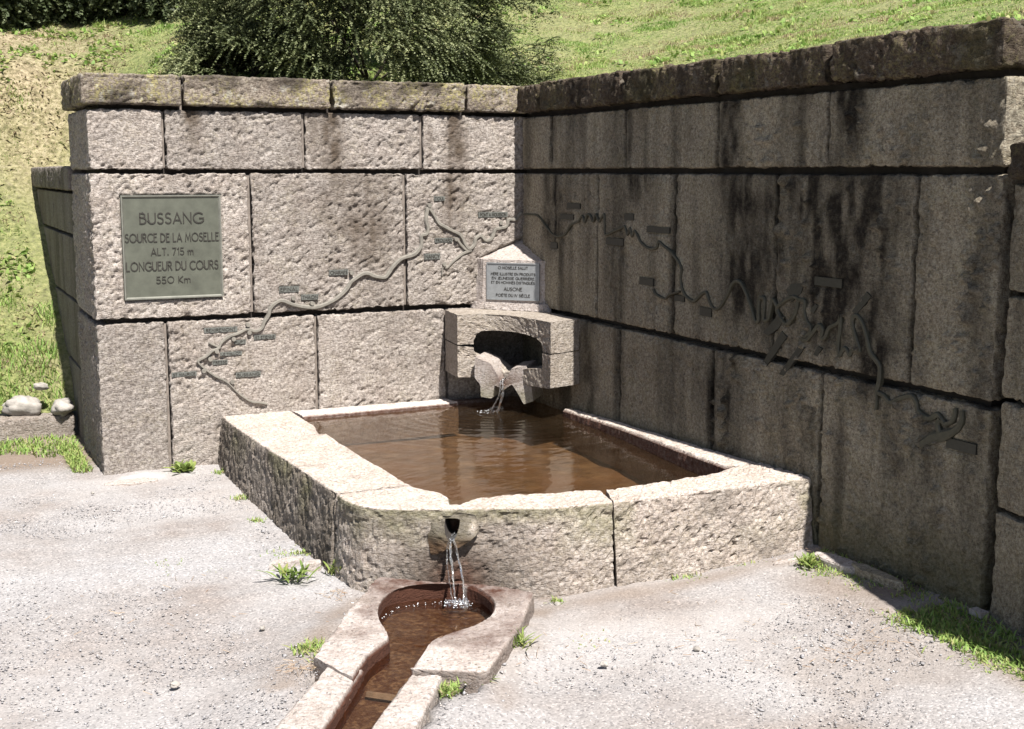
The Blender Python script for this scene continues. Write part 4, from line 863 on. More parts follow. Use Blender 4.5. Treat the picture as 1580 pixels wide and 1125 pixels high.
solid('body', ps, G_FRESH, [(-.315, .02, .80), (f1[0]-.012, f1[1]+.004, .80), (f2[0], f2[1], .80), (.02, -.365, .80), (.02, .02, .80)],
      [(-.292, .02, 1.068), (f4[0]-.006, f4[1], f4[2]-.004), (f3[0], f3[1], f3[2]-.006), (.02, -.345, 1.06), (.02, .02, 1.175)], 511, amp=.0025)
mp_ = thing('plaque', 'small pale grey verse plaque in the corner stone above the fountain', 'plaque', (-.17, -.19, .82))
c4 = [on_diag(*p_, KP+.012) for p_ in [(750, 462), (831, 464.5), (834, 407), (752, 405)]]
ex = (c4[1]-c4[0]); wP = np.linalg.norm(ex[:2]); ex = np.array([.7071, -.7071, 0]); en = np.array([-.7071, -.7071, 0]); hP = c4[3][2]-c4[0][2]
cc = sum(c4)/4
V = [cc+ex*(a*wP/2)+np.array([0, 0, b*hP/2])+en*e for e in (-.02, .0) for a, b in ((-1, -1), (1, -1), (1, 1), (-1, 1))]
mesh('plate', V, [(4, 5, 6, 7), (0, 1, 5, 4), (1, 2, 6, 5), (2, 3, 7, 6), (3, 0, 4, 7)], SILVER, mp_)
V, Fc = [], []
for (i, e) in ((0, .0), (.0, .005), (.006, .005), (.006, .0005)):
    for a, b in ((-1, -1), (1, -1), (1, 1), (-1, 1)): V.append(cc+ex*(a*(wP/2-i))+np.array([0, 0, b*(hP/2-i)])+en*e)
for r_ in range(3):
    for k in range(4): a = r_*4+k; b = r_*4+(k+1) % 4; Fc.append((a, b, b+4, a+4))
mesh('frame', V, Fc, SILVER, mp_)
vy = lambda f_: (.5-f_)*hP
T = [('O MOSELLE SALUT', 0, vy(.165), .068*hP, .56*wP), ('MÈRE ILLUSTRE EN PRODUITS', 0, vy(.33), .064*hP, .84*wP), ('EN JEUNESSE GUERRIÈRE', 0, vy(.445), .064*hP, .8*wP), ('ET EN HOMMES DISTINGUÉS', 0, vy(.56), .064*hP, .82*wP),
     ('AUSONE', 0, vy(.745), .085*hP, .34*wP), ('POËTE DU IV SIÈCLE', 0, vy(.905), .068*hP, .64*wP)]
lettering('lettering', mp_, BRONZE_D, T, cc+en*.0005, ex, en, .15, .0012)

# ------------------------------------------------------------------ falling water
def strand(pts, r0, seed, nseg=46, ns=8, wob=.35):
    c = catmull(pts, 12); c = resample(c, nseg); V = []
    for i in range(nseg):
        t = i/(nseg-1); r = r0*(1.15-.45*t)*(1+wob*float(vn(np.array([i*.55, seed, 0.]), seed)))
        off = np.array([float(vn(np.array([i*.4, 7., seed]), seed+1)), float(vn(np.array([i*.4, 19., seed]), seed+2)), 0])*r0*.7
        tw = i*.35
        for k in range(ns): a = 2*math.pi*k/ns; V.append(c[i]+off+np.array([math.cos(a+tw)*r*1.3, math.sin(a+tw)*r*.75, 0]))
    Fc = []
    for i in range(nseg-1):
        for k in range(ns): a = i*ns+k; b = i*ns+(k+1) % ns; Fc.append((a, b, b+ns, a+ns))
    return V, Fc+[tuple(range(ns)), tuple(range((nseg-1)*ns, nseg*ns))]
def drops(ctr, n_, R, zr, s0, s1):
    V, Fc = [], []
    base = [(1, 0, 0), (-1, 0, 0), (0, 1, 0), (0, -1, 0), (0, 0, 1), (0, 0, -1)]; f_ = [(0, 2, 4), (2, 1, 4), (1, 3, 4), (3, 0, 4), (2, 0, 5), (1, 2, 5), (3, 1, 5), (0, 3, 5)]
    for _ in range(n_):
        a = random.uniform(0, 6.283); r = R*random.random()**.7; s = random.uniform(s0, s1); o = len(V)
        p_ = np.array([ctr[0]+r*math.cos(a), ctr[1]+r*math.sin(a), ctr[2]+random.uniform(0, zr)])
        V += [p_+np.array(b)*s*np.array([1.2, 1.2, .8]) for b in base]; Fc += [tuple(o+i for i in f) for f in f_]
    return V, Fc
def joinm(lst):
    V, Fc = [], []
    for v, f in lst: o = len(V); V += list(v); Fc += [tuple(o+i for i in x) for x in f]
    return V, Fc
def ringfoam(ctr, R, w, n_=40, seed=1):
    V, Fc = [], []
    for i in range(n_):
        a = 2*math.pi*i/n_; k = 1+.25*float(vn(np.array([math.cos(a)*3, math.sin(a)*3, 0.]), seed))
        for r_, z in ((R*k-w, 0), (R*k, .005), (R*k+w, 0)): V.append(np.array([ctr[0]+r_*math.cos(a), ctr[1]+r_*math.sin(a)*.8, ctr[2]+z*(.6+.8*random.random())]))
    for i in range(n_):
        for k in (0, 1): a = i*3+k; b = ((i+1) % n_)*3+k; Fc.append((a, b, b+1, a+1))
    return V, Fc
wj = thing('water_jet', 'thin stream of water falling from the stone trough into the basin', 'water jet', (-.37, -.45, .18))
tp = on_diag(777, 588, .84); bt = np.array([-.375, -.45, ZW])
V, Fc = joinm([strand([tp+np.array([.06, .06, .012]), tp+dg*.01+np.array([0, 0, .012]), tp+dg*.02-np.array([0, 0, .06]), bt+np.array([.012, -.01, 0])], .0055, 3),
               strand([tp+np.array([.05, .06, .012]), tp+dg*.012+sgd*-.012, tp+dg*.02-sgd*.02-np.array([0, 0, .08]), bt+np.array([-.03, .012, 0])], .004, 8),
               strand([tp+dg*.01, tp+dg*.015-np.array([0, 0, .1]), bt], .0035, 15)])
mesh('stream', V, Fc, JET, wj, smooth=True)
V, Fc = joinm([drops((bt[0], bt[1], ZW), 60, .05, .03, .0012, .0035)])
mesh('splash', V, Fc, JET, wj)
V, Fc = joinm([drops((bt[0]-.05, bt[1]+.02, ZW+.003), 26, .06, .002, .001, .0028)])
mesh('foam', V, Fc, FOAM, wj)['kind'] = 'stuff'
wj2 = thing('water_jet', 'two twisting strands of water pouring from the basin lip into the round bowl', 'water jet', (IB[0], IB[1], -.04))
t2 = sp_pt(0, .178, .062); b2 = np.array([IB[0], IB[1], -.028])
V, Fc = joinm([strand([t2-n_c*.12, t2-n_c*.02, t2+n_c*.02-np.array([0, 0, .04]), t2*.55+b2*.45+n_c*.02, b2+np.array([0, 0, 0])], .0042, 21, 56),
               strand([t2-n_c*.1+t_c*.01, t2+t_c*.012, t2+t_c*.03-np.array([0, 0, .07]), t2*.35+b2*.65+t_c*.035, b2+t_c*.03], .0035, 33, 50),
               strand([t2-t_c*.008, t2+n_c*.01-t_c*.014-np.array([0, 0, .08]), b2-t_c*.01], .002, 41, 40)])
mesh('stream', V, Fc, JET, wj2, smooth=True)
V, Fc = joinm([drops((b2[0]+.01, b2[1], -.028), 130, .05, .014, .0015, .0045)])
mesh('splash', V, Fc, JET, wj2)
V, Fc = joinm([drops((b2[0]+.01, b2[1], -.026), 60, .055, .004, .001, .003)]+
              [drops((bc[0]+.2*math.cos(a), bc[1]+.2*math.sin(a), -.027), 2, .015, .003, .001, .0025) for a in np.linspace(.9, 2.5, 14)])
mesh('foam', V, Fc, FOAM, wj2)['kind'] = 'stuff'

# ------------------------------------------------------------------ kerb and rocks at left
kb = thing('stone_kerb', 'low rough granite kerb along the foot of the grass slope at left', 'kerb', (-4, 1.2, 0))
for a, b in ((-2.585, -3.9), (-3.91, -5.4), (-5.41, -7)):
    sd_ += 1
    rough_block('kerb_stone', kb, G_BASIN, b, a, -1.34, -1.16, -.2, .075, .014, xL, sd_, .007, .02, stain=lambda V: np.full(len(V), .25), tint=.85)
def rock(label, px, py, z, size, seed, group=None):
    p_ = on(px, py, 2, z); uu, vv = np.meshgrid(np.linspace(0, math.pi, 17), np.linspace(0, 2*math.pi, 25), indexing='ij')
    D = np.stack([np.sin(uu)*np.cos(vv), np.sin(uu)*np.sin(vv), np.cos(uu)], -1).reshape(-1, 3)
    r = 1+.28*vn(D*1.6, seed)+.12*vn(D*4.5, seed+1)+.05*vn(D*11, seed+2); qd = np.array([[.8, .5, .4], [-.7, .6, .5], [.3, -.9, .35], [-.5, -.7, .55], [.1, .2, 1.], [.9, -.3, .1], [-.95, 0, .2]]); qd /= np.linalg.norm(qd, axis=1, keepdims=True)
    cut = (D@qd.T).max(1); D2 = D*(np.minimum(1, .86/np.maximum(cut, .3))*r)[:, None]*1.1*np.array(size)
    o = mesh('rock', D2-np.array([0, 0, size[2]*.35]), gridq(17, 25), ROCK); o.location = p_; o.rotation_euler.z = seed
    return tag(o, label, 'rock', group)
rock('bright white angular rock lying in the grass above the kerb', 32, 622, .15, (.115, .07, .062), 3)
rock('flatter grey rock against the pillar above the kerb', 97, 624, .14, (.075, .06, .052), 7)
rock('small pale rock half hidden in tall grass behind two larger ones', 62, 594, .26, (.045, .035, .022), 9)

# ------------------------------------------------------------------ vegetation
def blades(P, L, Wd, colv, lean=.5, seg=2, seed=1):
    r = np.random.default_rng(seed); n_ = len(P); az = r.uniform(0, 6.283, n_); le = r.uniform(.1, lean, n_)
    d = np.stack([np.cos(az)*le, np.sin(az)*le, np.ones(n_)], -1); d /= np.linalg.norm(d, axis=1, keepdims=True)
    a2 = az+r.uniform(.8, 2.3, n_); s = np.stack([np.cos(a2), np.sin(a2), 0*a2], -1)
    L = np.broadcast_to(L, n_)*r.uniform(.55, 1.2, n_); L = L[:, None]; Wd = (np.broadcast_to(Wd, n_))[:, None]
    droop = np.stack([np.cos(az), np.sin(az), -.35+0*az], -1)*(le*.9)[:, None]
    b0, b1 = P-s*Wd/2, P+s*Wd/2; m0 = P+d*L*.55-s*Wd*.4; m1 = P+d*L*.55+s*Wd*.4; tp_ = P+d*L*.9+droop*L*.6
    if seg == 1:
        V = np.stack([b0, b1, tp_], 1).reshape(-1, 3); o = np.arange(n_)*3
        return V, np.zeros((0, 4), int), np.stack([o, o+1, o+2], -1), np.repeat(colv, 3)
    V = np.stack([b0, b1, m0, m1, tp_], 1).reshape(-1, 3); o = np.arange(n_)*5
    Q = np.stack([o, o+1, o+3, o+2], -1); T_ = np.stack([o+2, o+3, o+4], -1)
    return V, Q, T_, np.repeat(colv, 5)
def scatter(n_, x0, x1, y0, y1, dens, seed):
    r = np.random.default_rng(seed); x = r.uniform(x0, x1, n_); y = r.uniform(y0, y1, n_); k = r.uniform(0, 1, n_) < dens(x, y); return x[k], y[k], r
def infr(x, y, z, m_=40):
    v = np.stack([x, y, z], -1)-CAM; dpt = v@fw; px = CX+F*(v@rt)/dpt; py = CY-F*(v@up)/dpt
    return (dpt > 1) & (px > -260) & (px < 1840) & (py > -m_*2.2) & (py < 1225)
parts = []
def hdens(x, y):
    z = hill(x, y); q_ = np.stack([x, y, 0*x], -1); dry = dryness(x, y)
    ok = ((x > .42) | (y > .88)) & ~((x < -2.3) & (y < 1.345)) & ~((x > -2.68) & (x < -2.28) & (y < 3.38))
    d = (.35+.65*sst(-.3, .35, fbm(q_*2.5, 3, 81)))*(1-.5*dry)
    return np.where(ok & infr(x, y, z), d, 0)
x, y, r = scatter(760000, -5.2, 5.6, -3.9, 7.2, hdens, 11)
q_ = np.stack([x, y, 0*x], -1); cv = np.clip(.5+.3*fbm(q_*1.7, 3, 91)+.3*fbm(q_*5.5, 2, 97)-.4*dryness(x, y)+r.normal(0, .16, len(x)), 0, 1)
Lh = .016+.036*np.clip(fbm(q_*4.5, 3, 95)*.9+.2, 0, 1.2)**1.5; Lh = np.where((x < -2.6) & (y < 3), Lh*1.6, Lh)
parts.append(blades(np.stack([x, y, hill(x, y)-.004], -1), Lh, .0105, cv, 1.0, seg=1, seed=2))
print('hill blades', len(x))
# low broad-leaved plants on the slope
x, y, r = scatter(60000, -4.6, 5, -3, 6.4, lambda x, y: np.where(hdens(x, y) > 0, sst(.1, .5, fbm(np.stack([x, y, 0*x], -1)*3.2, 2, 141))*np.where(x < -.8, .9, .35), 0), 12)
parts.append(blades(np.stack([x, y, hill(x, y)+.004], -1), .05, .03, np.clip(.62+r.normal(0, .2, len(x)), 0, 1), 2.2, seed=3))
x, y, r = scatter(50000, -5, .2, 1.4, 6.6, lambda x, y: np.where(hdens(x, y) > 0, dryness(x, y)*(.35+.9*sst(-.3, .4, fbm(np.stack([x, y, 0*x], -1)*4, 2, 151))), 0), 14)
parts.append(blades(np.stack([x, y, hill(x, y)+.001], -1), .022, .02, np.clip(.1+r.normal(0, .14, len(x)), 0, 1), 3.5, seg=1, seed=4))
# grass strip below the kerb, right wall foot, cracks
def patch(n_, cx_, cy_, sx, sy, L, Wd, c0, seed, zf=gz, lean=.9, cond=None):
    r = np.random.default_rng(seed); x = r.normal(cx_, sx, n_); y = r.normal(cy_, sy, n_)
    if cond is not None: k = cond(x, y); x, y = x[k], y[k]
    parts.append(blades(np.stack([x, y, zf(x, y)-.004], -1), L, Wd, np.clip(c0+r.normal(0, .18, len(x)), 0, 1), lean, seed=seed+1))
r = np.random.default_rng(31); x = r.uniform(-6, -2.5, 9000); y = r.uniform(.42, 1.17, 9000)
k = (vn(np.stack([x*5, y*5, 0*x], -1), 7)+(y-.62)*3 > 0) & ~((x > -2.6) & (y > -.1)); x, y = x[k], y[k]
parts.append(blades(np.stack([x, y, gz(x, y)-.004], -1), .062, .008, np.clip(.6+r.normal(0, .2, len(x)), 0, 1), .9, seed=32))
x = r.uniform(-6, -2.62, 5000); y = r.uniform(1.3, 1.75, 5000)
parts.append(blades(np.stack([x, y, hill(x, y)-.004], -1), .085, .008, np.clip(.65+r.normal(0, .2, len(x)), 0, 1), .8, seed=33))
x = r.uniform(-2.72, -2.62, 900); y = r.uniform(.1, .9, 900)
parts.append(blades(np.stack([x, y, gz(x, y)-.004], -1), .055, .007, np.clip(.5+r.normal(0, .2, len(x)), 0, 1), .9, seed=34))
n_ = 6000; y = r.uniform(-5.3, -3.0, n_); cx_ = np.interp(y, [-5.3, -4.4, -4.0, -3.6, -3.25, -3.0], [-.34, -.27, -.21, -.13, -.11, -.09]); x = cx_+r.normal(0, .055, n_)+.04*vn(np.stack([y*5, 0*y, 0*y], -1), 3)
k = (x < -.02+(y+3.97)*.2*(y < -3.97)) & (vn(np.stack([x*9, y*7, 0*x], -1), 17) > -.25); x, y = x[k], y[k]
parts.append(blades(np.stack([x, y, gz(x, y)-.004], -1), .03, .006, np.clip(.5+r.normal(0, .22, len(x)), 0, 1), 1.2, seed=35))
x = r.uniform(-.3, -.02, 1700); y = r.uniform(-4.9, -3.8, 1700); k = x < -.02+(y+3.97)*.2; x, y = x[k], y[k]
parts.append(blades(np.stack([x, y, gz(x, y)-.004], -1), .04, .007, np.clip(.6+r.normal(0, .2, len(x)), 0, 1), 1.1, seed=36))
for (px, py, n_, sx, L) in [(1290, 885, 200, .05, .03), (1350, 905, 260, .06, .03), (1400, 930, 260, .06, .03), (1445, 960, 240, .06, .03), (240, 870, 130, .05, .022), (430, 850, 60, .04, .02), (395, 800, 60, .02, .03), (370, 765, 50, .02, .03), (520, 880, 120, .02, .05), (470, 850, 90, .03, .025), (1060, 892, 90, .04, .03), (1140, 880, 60, .04, .025),
                            (480, 1015, 160, .03, .035), (505, 1030, 120, .025, .03), (690, 1085, 160, .02, .035), (765, 1010, 160, .03, .04), (858, 927, 50, .015, .03), (340, 725, 60, .02, .03), (905, 985, 30, .05, .02), (330, 880, 30, .05, .015), (945, 805, 10, .004, .03)]:
    p_ = on(px, py, 2, -.06); patch(n_, p_[0], p_[1], sx, sx, L, .006, .45, px)
for px, py, n_, sx, L in [(60, 645, 900, .2, .05), (20, 640, 260, .08, .06), (60, 640, 260, .12, .05), (120, 632, 120, .04, .07), (10, 600, 120, .08, .08), (85, 600, 140, .06, .10), (150, 600, 60, .03, .09)]:
    p_ = on(px, py, 2, .12); patch(n_, p_[0], p_[1]+.03, sx, .05, L, .007, .62, px, zf=lambda x, y: np.maximum(hill(x, y), .07), cond=lambda x, y: (y > 1.25) & (x < -2.6))
V = np.concatenate([p_[0] for p_ in parts]); offs = np.cumsum([0]+[len(p_[0]) for p_ in parts[:-1]])
Q = np.concatenate([p_[1]+o for p_, o in zip(parts, offs)]); T_ = np.concatenate([p_[2]+o for p_, o in zip(parts, offs)]); cv = np.concatenate([p_[3] for p_ in parts])
g = mesh('grass', V, [Q, T_], GRASS, attrs=dict(col=cv)); tag(g, 'short yellowish green grass and weeds over the slope and wall foot', 'grass', kind='stuff')

def weed(label, px, py, n_, L, Wd, seed, z=-.06, col=.55, lean=1.3, flat=0):
    p_ = on(px, py, 2, z); r = np.random.default_rng(seed); V, Fc, cv = [], [], []
    for i in range(n_):
        az = r.uniform(0, 6.283); l = L*r.uniform(.5, 1.15); e = r.uniform(.25, lean); b = np.array([r.normal(0, L*.35), r.normal(0, L*.35), 0]); o = len(V)
        d = np.array([math.cos(az)*e, math.sin(az)*e, 1]); d /= np.linalg.norm(d); s = np.array([-math.sin(az), math.cos(az), 0]); cc_ = np.clip(col+r.normal(0, .2), 0, 1)
        for t, w in ((0, .2), (.3, .8), (.6, 1.), (.85, .6), (1., .05)):
            c_ = b+d*l*t+np.array([math.cos(az), math.sin(az), -1.])*l*.45*t*t*e*.6; V += [c_-s*Wd*w/2+np.array([0, 0, Wd*.15*w]), c_, c_+s*Wd*w/2+np.array([0, 0, Wd*.15*w])]; cv += [cc_]*3
        for k in range(4):
            for m_ in (0, 1): a = o+k*3+m_; Fc.append((a, a+1, a+4, a+3))
    V = np.array(V); V[:, 2] = np.maximum(V[:, 2], .001)
    o = mesh('weed', V, Fc, WEED, attrs=dict(col=cv)); o.location = p_; return tag(o, label, 'weed')
weed('broad weed tuft in the gravel beside the left face of the basin', 452, 893, 46, .09, .014, 3)
weed('leafy green weed at the foot of the sunlit wall near the basin', 285, 727, 60, .07, .026, 5, -.07)
weed('taller dark leafed weed against the wall joint at the foot of the pillar', 258, 716, 16, .09, .035, 6, -.07, .9, .9)
weed('grass tuft growing against the right side of the gutter head', 795, 997, 60, .07, .007, 7, -.04, .5, 1.)
weed('dense grass tuft in the corner below the gutter head stone', 722, 1050, 110, .075, .008, 8, -.05, .6, 1.2)
weed('small grass tuft at the left notch of the gutter', 482, 1008, 40, .05, .007, 9, -.05, .4, 1.2)
weed('small weed at the right foot of the basin beside the shaded wall', 1250, 872, 50, .06, .012, 10, -.01, .5, 1.3)
weed('sprig of weed at the basin corner joint left of the gutter', 523, 880, 30, .06, .01, 12, -.05, .45, 1.)

def bush(name, label, c, rad, n_, mat, seed, leaf=.022, lw=.008, nl=14, slen=.28, droop=.7, thresh=-.12, cat='bush', shell=.45, lenr=1., shade=0):
    r = np.random.default_rng(seed); c = np.array(c, float); rad = np.array(rad, float)
    t = thing(name, label, cat, (c[0], c[1], float(hill(c[0], c[1]))))
    D = r.normal(0, 1, (n_*2, 3)); D /= np.linalg.norm(D, axis=1, keepdims=True); R_ = r.uniform(shell, 1., n_*2)**.6
    P = D*R_[:, None]; lump = 1+.2*vn(D*2.3+seed, seed)+.16*vn(D*5+seed, seed+6); P = P*lump[:, None]*rad+c
    k = (.7*vn(P*2.6, seed+2)+.8*vn(P*5.2, seed+9) > thresh) & (P[:, 2] > hill(P[:, 0], P[:, 1])+.02); P, D = P[k][:n_], D[k][:n_]; n_ = len(P)
    d = D*rad; d /= np.linalg.norm(d, axis=1, keepdims=True); d = d*.9+np.array([0, 0, .38])+r.normal(0, .5, (n_, 3)); d /= np.linalg.norm(d, axis=1, keepdims=True)
    sl = slen*r.uniform(.5, 1.1, n_); tone = np.clip(.45+.3*vn(P*3, seed+4)+r.normal(0, .13, n_), 0, 1)
    ts = np.linspace(.05, 1, nl); Vs, cs = [], []
    side0 = np.cross(d, [0, 0, 1.]); side0 /= np.linalg.norm(side0, axis=1, keepdims=True)
    for i, t_ in enumerate(ts):
        b = P+d*(sl*t_)[:, None]-np.array([0, 0, 1.])*(sl*t_*t_*droop)[:, None]; tg = d-np.array([0, 0, 1.])*(2*t_*droop); tg /= np.linalg.norm(tg, axis=1, keepdims=True)
        for sg in (1, -1):
            L = leaf*(1.25-.7*t_)*r.uniform(.7, 1.3, n_)*lenr; dir_ = side0*sg*.9+tg*.75+r.normal(0, .25, (n_, 3)); dir_ /= np.linalg.norm(dir_, axis=1, keepdims=True)
            w = np.cross(dir_, r.normal(0, 1, (n_, 3))); w /= np.linalg.norm(w, axis=1, keepdims=True); w = w*lw*.5
            e = b+dir_*L[:, None]; m_ = b+dir_*(L*.5)[:, None]
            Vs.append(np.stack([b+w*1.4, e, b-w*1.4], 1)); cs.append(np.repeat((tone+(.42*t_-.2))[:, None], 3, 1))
    V = np.stack(Vs, 1).reshape(-1, 3); cv = np.clip(np.stack(cs, 1).reshape(-1), 0, 1); Q = np.arange(len(V)).reshape(-1, 3)
    fo = mesh('foliage', V, Q, mat, t, dict(col=cv)); fo['kind'] = 'stuff'
    # limbs
    zb = float(hill(c[0], c[1]))
    for i in range(7):
        a = r.uniform(0, 6.283); e = c+np.array([math.cos(a)*rad[0]*.7, math.sin(a)*rad[1]*.7, r.uniform(0, .6)*rad[2]])
        pts = catmull([np.array([c[0], c[1], zb-.05]), (np.array([c[0], c[1], zb])+e)/2+r.normal(0, .08, 3)+[0, 0, .1], e], 6); Vb, Fb = [], []
        for j, p_ in enumerate(pts):
            rr2 = .013*(1-j/len(pts))+.003
            for k_ in range(6): Vb.append(p_+rr2*np.array([math.cos(k_*1.047), math.sin(k_*1.047), 0]))
        for j in range(len(pts)-1):
            for k_ in range(6): a_ = j*6+k_; b_ = j*6+(k_+1) % 6; Fb.append((a_, b_, b_+6, a_+6))
        mesh('branch', Vb, Fb, BARK, t)
    return t
pb = on(570, 60, 1, 1.95)
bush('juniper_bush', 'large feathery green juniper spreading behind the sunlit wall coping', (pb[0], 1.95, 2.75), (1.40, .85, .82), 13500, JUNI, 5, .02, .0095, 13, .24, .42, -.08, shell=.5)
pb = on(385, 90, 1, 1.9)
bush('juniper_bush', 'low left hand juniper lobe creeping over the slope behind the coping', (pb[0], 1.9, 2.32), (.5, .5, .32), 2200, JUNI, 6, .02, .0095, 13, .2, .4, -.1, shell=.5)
for i, (px, yc, rx, lb) in enumerate([(-30, 44, .55, 'dark leafy shrub at the top left corner of the slope'), (85, 42, .5, 'dark shrub with pale leaves along the top of the slope, left of the shaded gap'), (190, 30, .55, 'deep shaded shrub above the dry slope behind the pillar'),
                                      (290, 28, .6, 'dark shrub at the top of the slope just left of the big juniper')]):
    d_ = ray(px, yc); t_ = np.linspace(.0035, .02, 3000); P_ = CAM+d_*t_[:, None]; p_ = P_[np.argmax(P_[:, 2] < hill(P_[:, 0], P_[:, 1]))]
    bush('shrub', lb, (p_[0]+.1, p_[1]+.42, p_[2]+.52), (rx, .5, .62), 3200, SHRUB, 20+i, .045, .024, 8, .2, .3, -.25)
# ------------------------------------------------------------------ loose pebbles, chips, litter
def pebbles(n_, seed, s0, s1, area, dens):
    r = np.random.default_rng(seed); x = r.uniform(area[0], area[1], n_); y = r.uniform(area[2], area[3], n_)
    inbasin = (x > -2.0) & (y > -2.98) & ~(x+y*1.7 < -6.42); gut = np.zeros(len(x), bool)
    rel = np.stack([x, y], -1)-ax_; t_ = rel@dv; d_ = np.abs(rel[:, 0]*dv[1]-rel[:, 1]*dv[0]); gut = (t_ > -.2) & (d_ < np.where(t_ < .85, .31, .19))
    k = ~inbasin & ~gut & (x < -.02) & ~((x > -2.6) & (y > -.02)) & infr(x, y, 0*x) & (r.uniform(0, 1, n_) < dens(x, y)); x, y = x[k], y[k]; n_ = len(x)
    s = (s0+(s1-s0)*r.power(.35, n_)**1.0)*1.; s = s0+(s1-s0)*r.uniform(0, 1, n_)**4
    base = np.array([(1, 0, 0), (-1, 0, 0), (0, 1, 0), (0, -1, 0), (0, 0, 1), (0, 0, -1)], float); f_ = np.array([(0, 2, 4), (2, 1, 4), (1, 3, 4), (3, 0, 4), (2, 0, 5), (1, 2, 5), (3, 1, 5), (0, 3, 5)])
    B = base[None]*(s[:, None]*r.uniform(.6, 1.3, (n_, 3)))[:, None, :]*np.array([1, 1, .42]); B = B+r.normal(0, .18, B.shape)*s[:, None, None]
    a = r.uniform(0, 6.283, n_); ca, sa = np.cos(a)[:, None], np.sin(a)[:, None]; X_ = B[..., 0]*ca-B[..., 1]*sa; Y_ = B[..., 0]*sa+B[..., 1]*ca
    V = np.stack([X_+x[:, None], Y_+y[:, None], B[..., 2]+(gz(x, y)+s*.1)[:, None]], -1).reshape(-1, 3)
    Fc = (f_[None]+(np.arange(n_)*6)[:, None, None]).reshape(-1, 3); return V, Fc, np.repeat(np.clip(r.normal(.52, .22, n_), 0, 1), 6)
a = pebbles(150000, 5, .002, .0068, (-4.2, 0, -5.6, .9), lambda x, y: .55+.45*vn(np.stack([x*3, y*3, 0*x], -1), 3))
b = pebbles(2600, 6, .005, .014, (-4.2, 0, -5.6, .6), lambda x, y: .5+.5*vn(np.stack([x*2, y*2, 0*x], -1), 13))
V = np.concatenate([a[0], b[0]]); Fc = np.concatenate([a[1], b[1]+len(a[0])])
g = mesh('gravel', V, Fc, PEB, attrs=dict(col=np.concatenate([a[2], b[2]]))); tag(g, 'loose pale gravel chips over the yard', 'gravel', kind='stuff')
for i, (px, py, s, lb) in enumerate([(860, 931, .012, 'white pebble by the foot of the basin right of the gutter'), (932, 1023, .014, 'pale pebble lying alone in the gravel right of the gutter'), (405, 968, .012, 'pale chip in the gravel at left'), (143, 760, .01, 'small brown stone on the white dusty patch'),
                                     (1075, 1000, .012, 'grey chip in the middle of the right hand gravel'), (270, 1055, .016, 'white chip near the lower left of the yard'), (1225, 985, .014, 'tan chip in the right hand gravel')]):
    o = rock(lb, px, py, -.055, (s, s*.8, s*.6), 30+i); o.name = 'pebble'; o['category'] = 'pebble'
# flat broken stones sunk at the wall foot and along the basin
def flat(label, px, py, w, d, hgt, rot, seed, mat=G_FRESH, z=-.05):
    p_ = on(px, py, 2, z); n_ = 11; r = np.random.default_rng(seed); lo = []
    for i in range(n_): a = 6.283*i/n_; k = r.uniform(.75, 1.1); lo.append((math.cos(a)*w*k, math.sin(a)*d*k))
    V, Fc = [], []
    for (s, zz) in ((1.05, -.05), (1., hgt*.7), (.93, hgt)):
        for x, y in lo: V.append((x*s, y*s, zz+r.normal(0, hgt*.08)))
    V.append((0, 0, hgt*1.05))
    for L_ in (0, 1):
        for i in range(n_): a = L_*n_+i; b = L_*n_+(i+1) % n_; Fc.append((a, b, b+n_, a+n_))
    Fc += [(2*n_+i, 2*n_+(i+1) % n_, 3*n_) for i in range(n_)]
    m_ = len(V); o = mesh('flat_stone', V, Fc, mat, None, dict(tint=np.ones(m_), stain=np.zeros(m_), rust=np.zeros(m_), moss=np.zeros(m_))); o.location = p_; o.rotation_euler.z = rot
    return tag(o, label, 'stone')
flat('flat pale footing stone in front of the pillar', 205, 745, .17, .06, .012, .0, 3, z=-.07)
flat('broken flat stone in gravel left of the basin joint', 440, 868, .08, .03, .012, .2, 4)
flat('small flat stone touching the basin corner by the weed', 482, 872, .045, .03, .015, .5, 5)
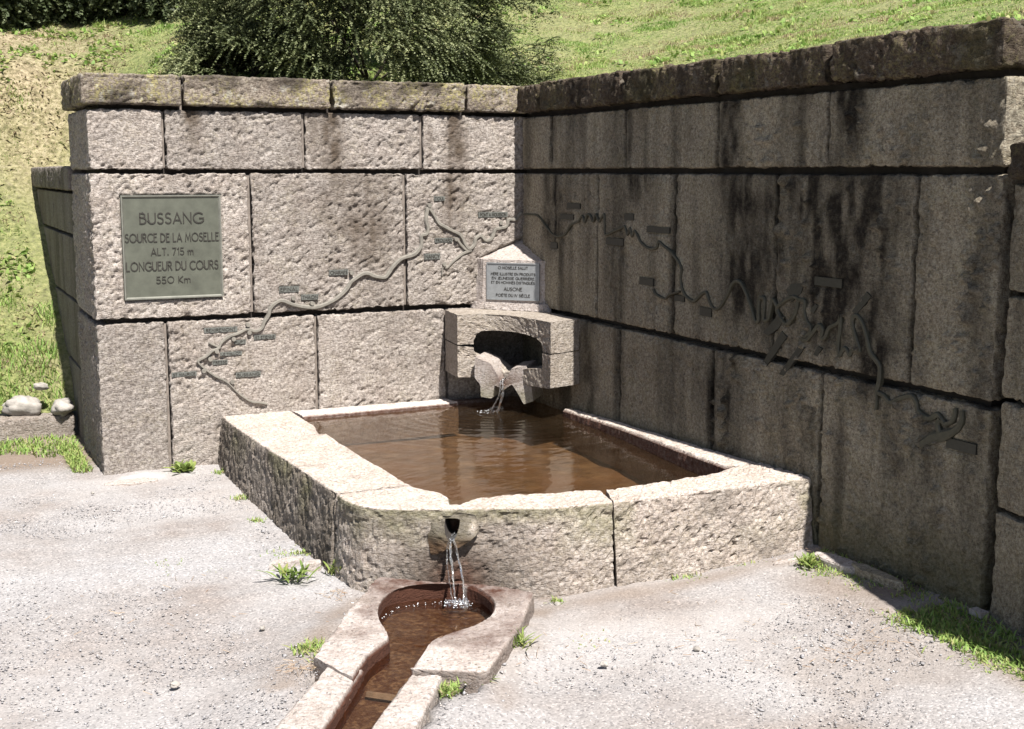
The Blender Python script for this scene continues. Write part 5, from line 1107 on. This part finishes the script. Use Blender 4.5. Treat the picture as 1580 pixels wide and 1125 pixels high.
flat('pale slab at the foot of the shaded wall beyond the basin', 1297, 872, .05, .17, .02, .06, 6, z=0)
flat('dark shaded slab at the foot of the long wall', 1350, 893, .035, .16, .03, .05, 7, G_GREY, z=0)
flat('thin flat chip at the right foot of the basin', 1215, 868, .09, .012, .01, .1, 8, z=-.02)
o = box_mesh('joint_plug', None, G_FRESH, (-.05, -3.985, .0), (-.012, -3.925, .022)); tag(o, 'pale sliver of stone at the foot of the wide dark gap', 'stone')
for k_ in ('tint',): o.data.attributes.new(k_, 'FLOAT', 'POINT').data.foreach_set('value', [1.]*8)
# dry needles and twigs
r = np.random.default_rng(77); V, Fc = [], []
spots = [(545, 905, .06, 110), (1310, 1000, .12, 60), (470, 1040, .05, 60), (300, 930, .5, 40), (1100, 960, .4, 50), (880, 990, .3, 30), (1250, 880, .1, 40), (700, 1060, .05, 15)]
for px, py, sg, n_ in spots:
    p_ = on(px, py, 2, -.05)
    for _ in range(n_):
        x, y = p_[0]+r.normal(0, sg), p_[1]+r.normal(0, sg*.6); a = r.uniform(0, 6.283); l = r.uniform(.006, .02); w = .0009
        if x > -.03 or (x > -1.98 and y > -2.98) and not (x+y*1.7 < -6.42): continue
        z = float(gz(x, y))+.006; d = np.array([math.cos(a)*l, math.sin(a)*l, r.uniform(-.004, .01)]); s = np.array([-math.sin(a), math.cos(a), 0])*w; c_ = np.array([x, y, z]); o = len(V)
        V += [c_-d-s, c_-d+s, c_+d+s, c_+d-s, c_-d+[0, 0, .002], c_+d+[0, 0, .002]]; Fc += [(o, o+1, o+4), (o+3, o+2, o+5), (o, o+4, o+5, o+3), (o+1, o+2, o+5, o+4)]
g = mesh('needle_litter', V, Fc, STRAW, attrs=dict(col=r.uniform(0, 1, len(V)))); tag(g, 'scattered dry brown needles and straw on the gravel', 'litter', kind='stuff')
print('done tris', sum(len(o.data.loops)-2*len(o.data.polygons) for o in bpy.data.objects if o.type == 'MESH'), sum(len(o.data.polygons) for o in bpy.data.objects if o.type == 'MESH'))
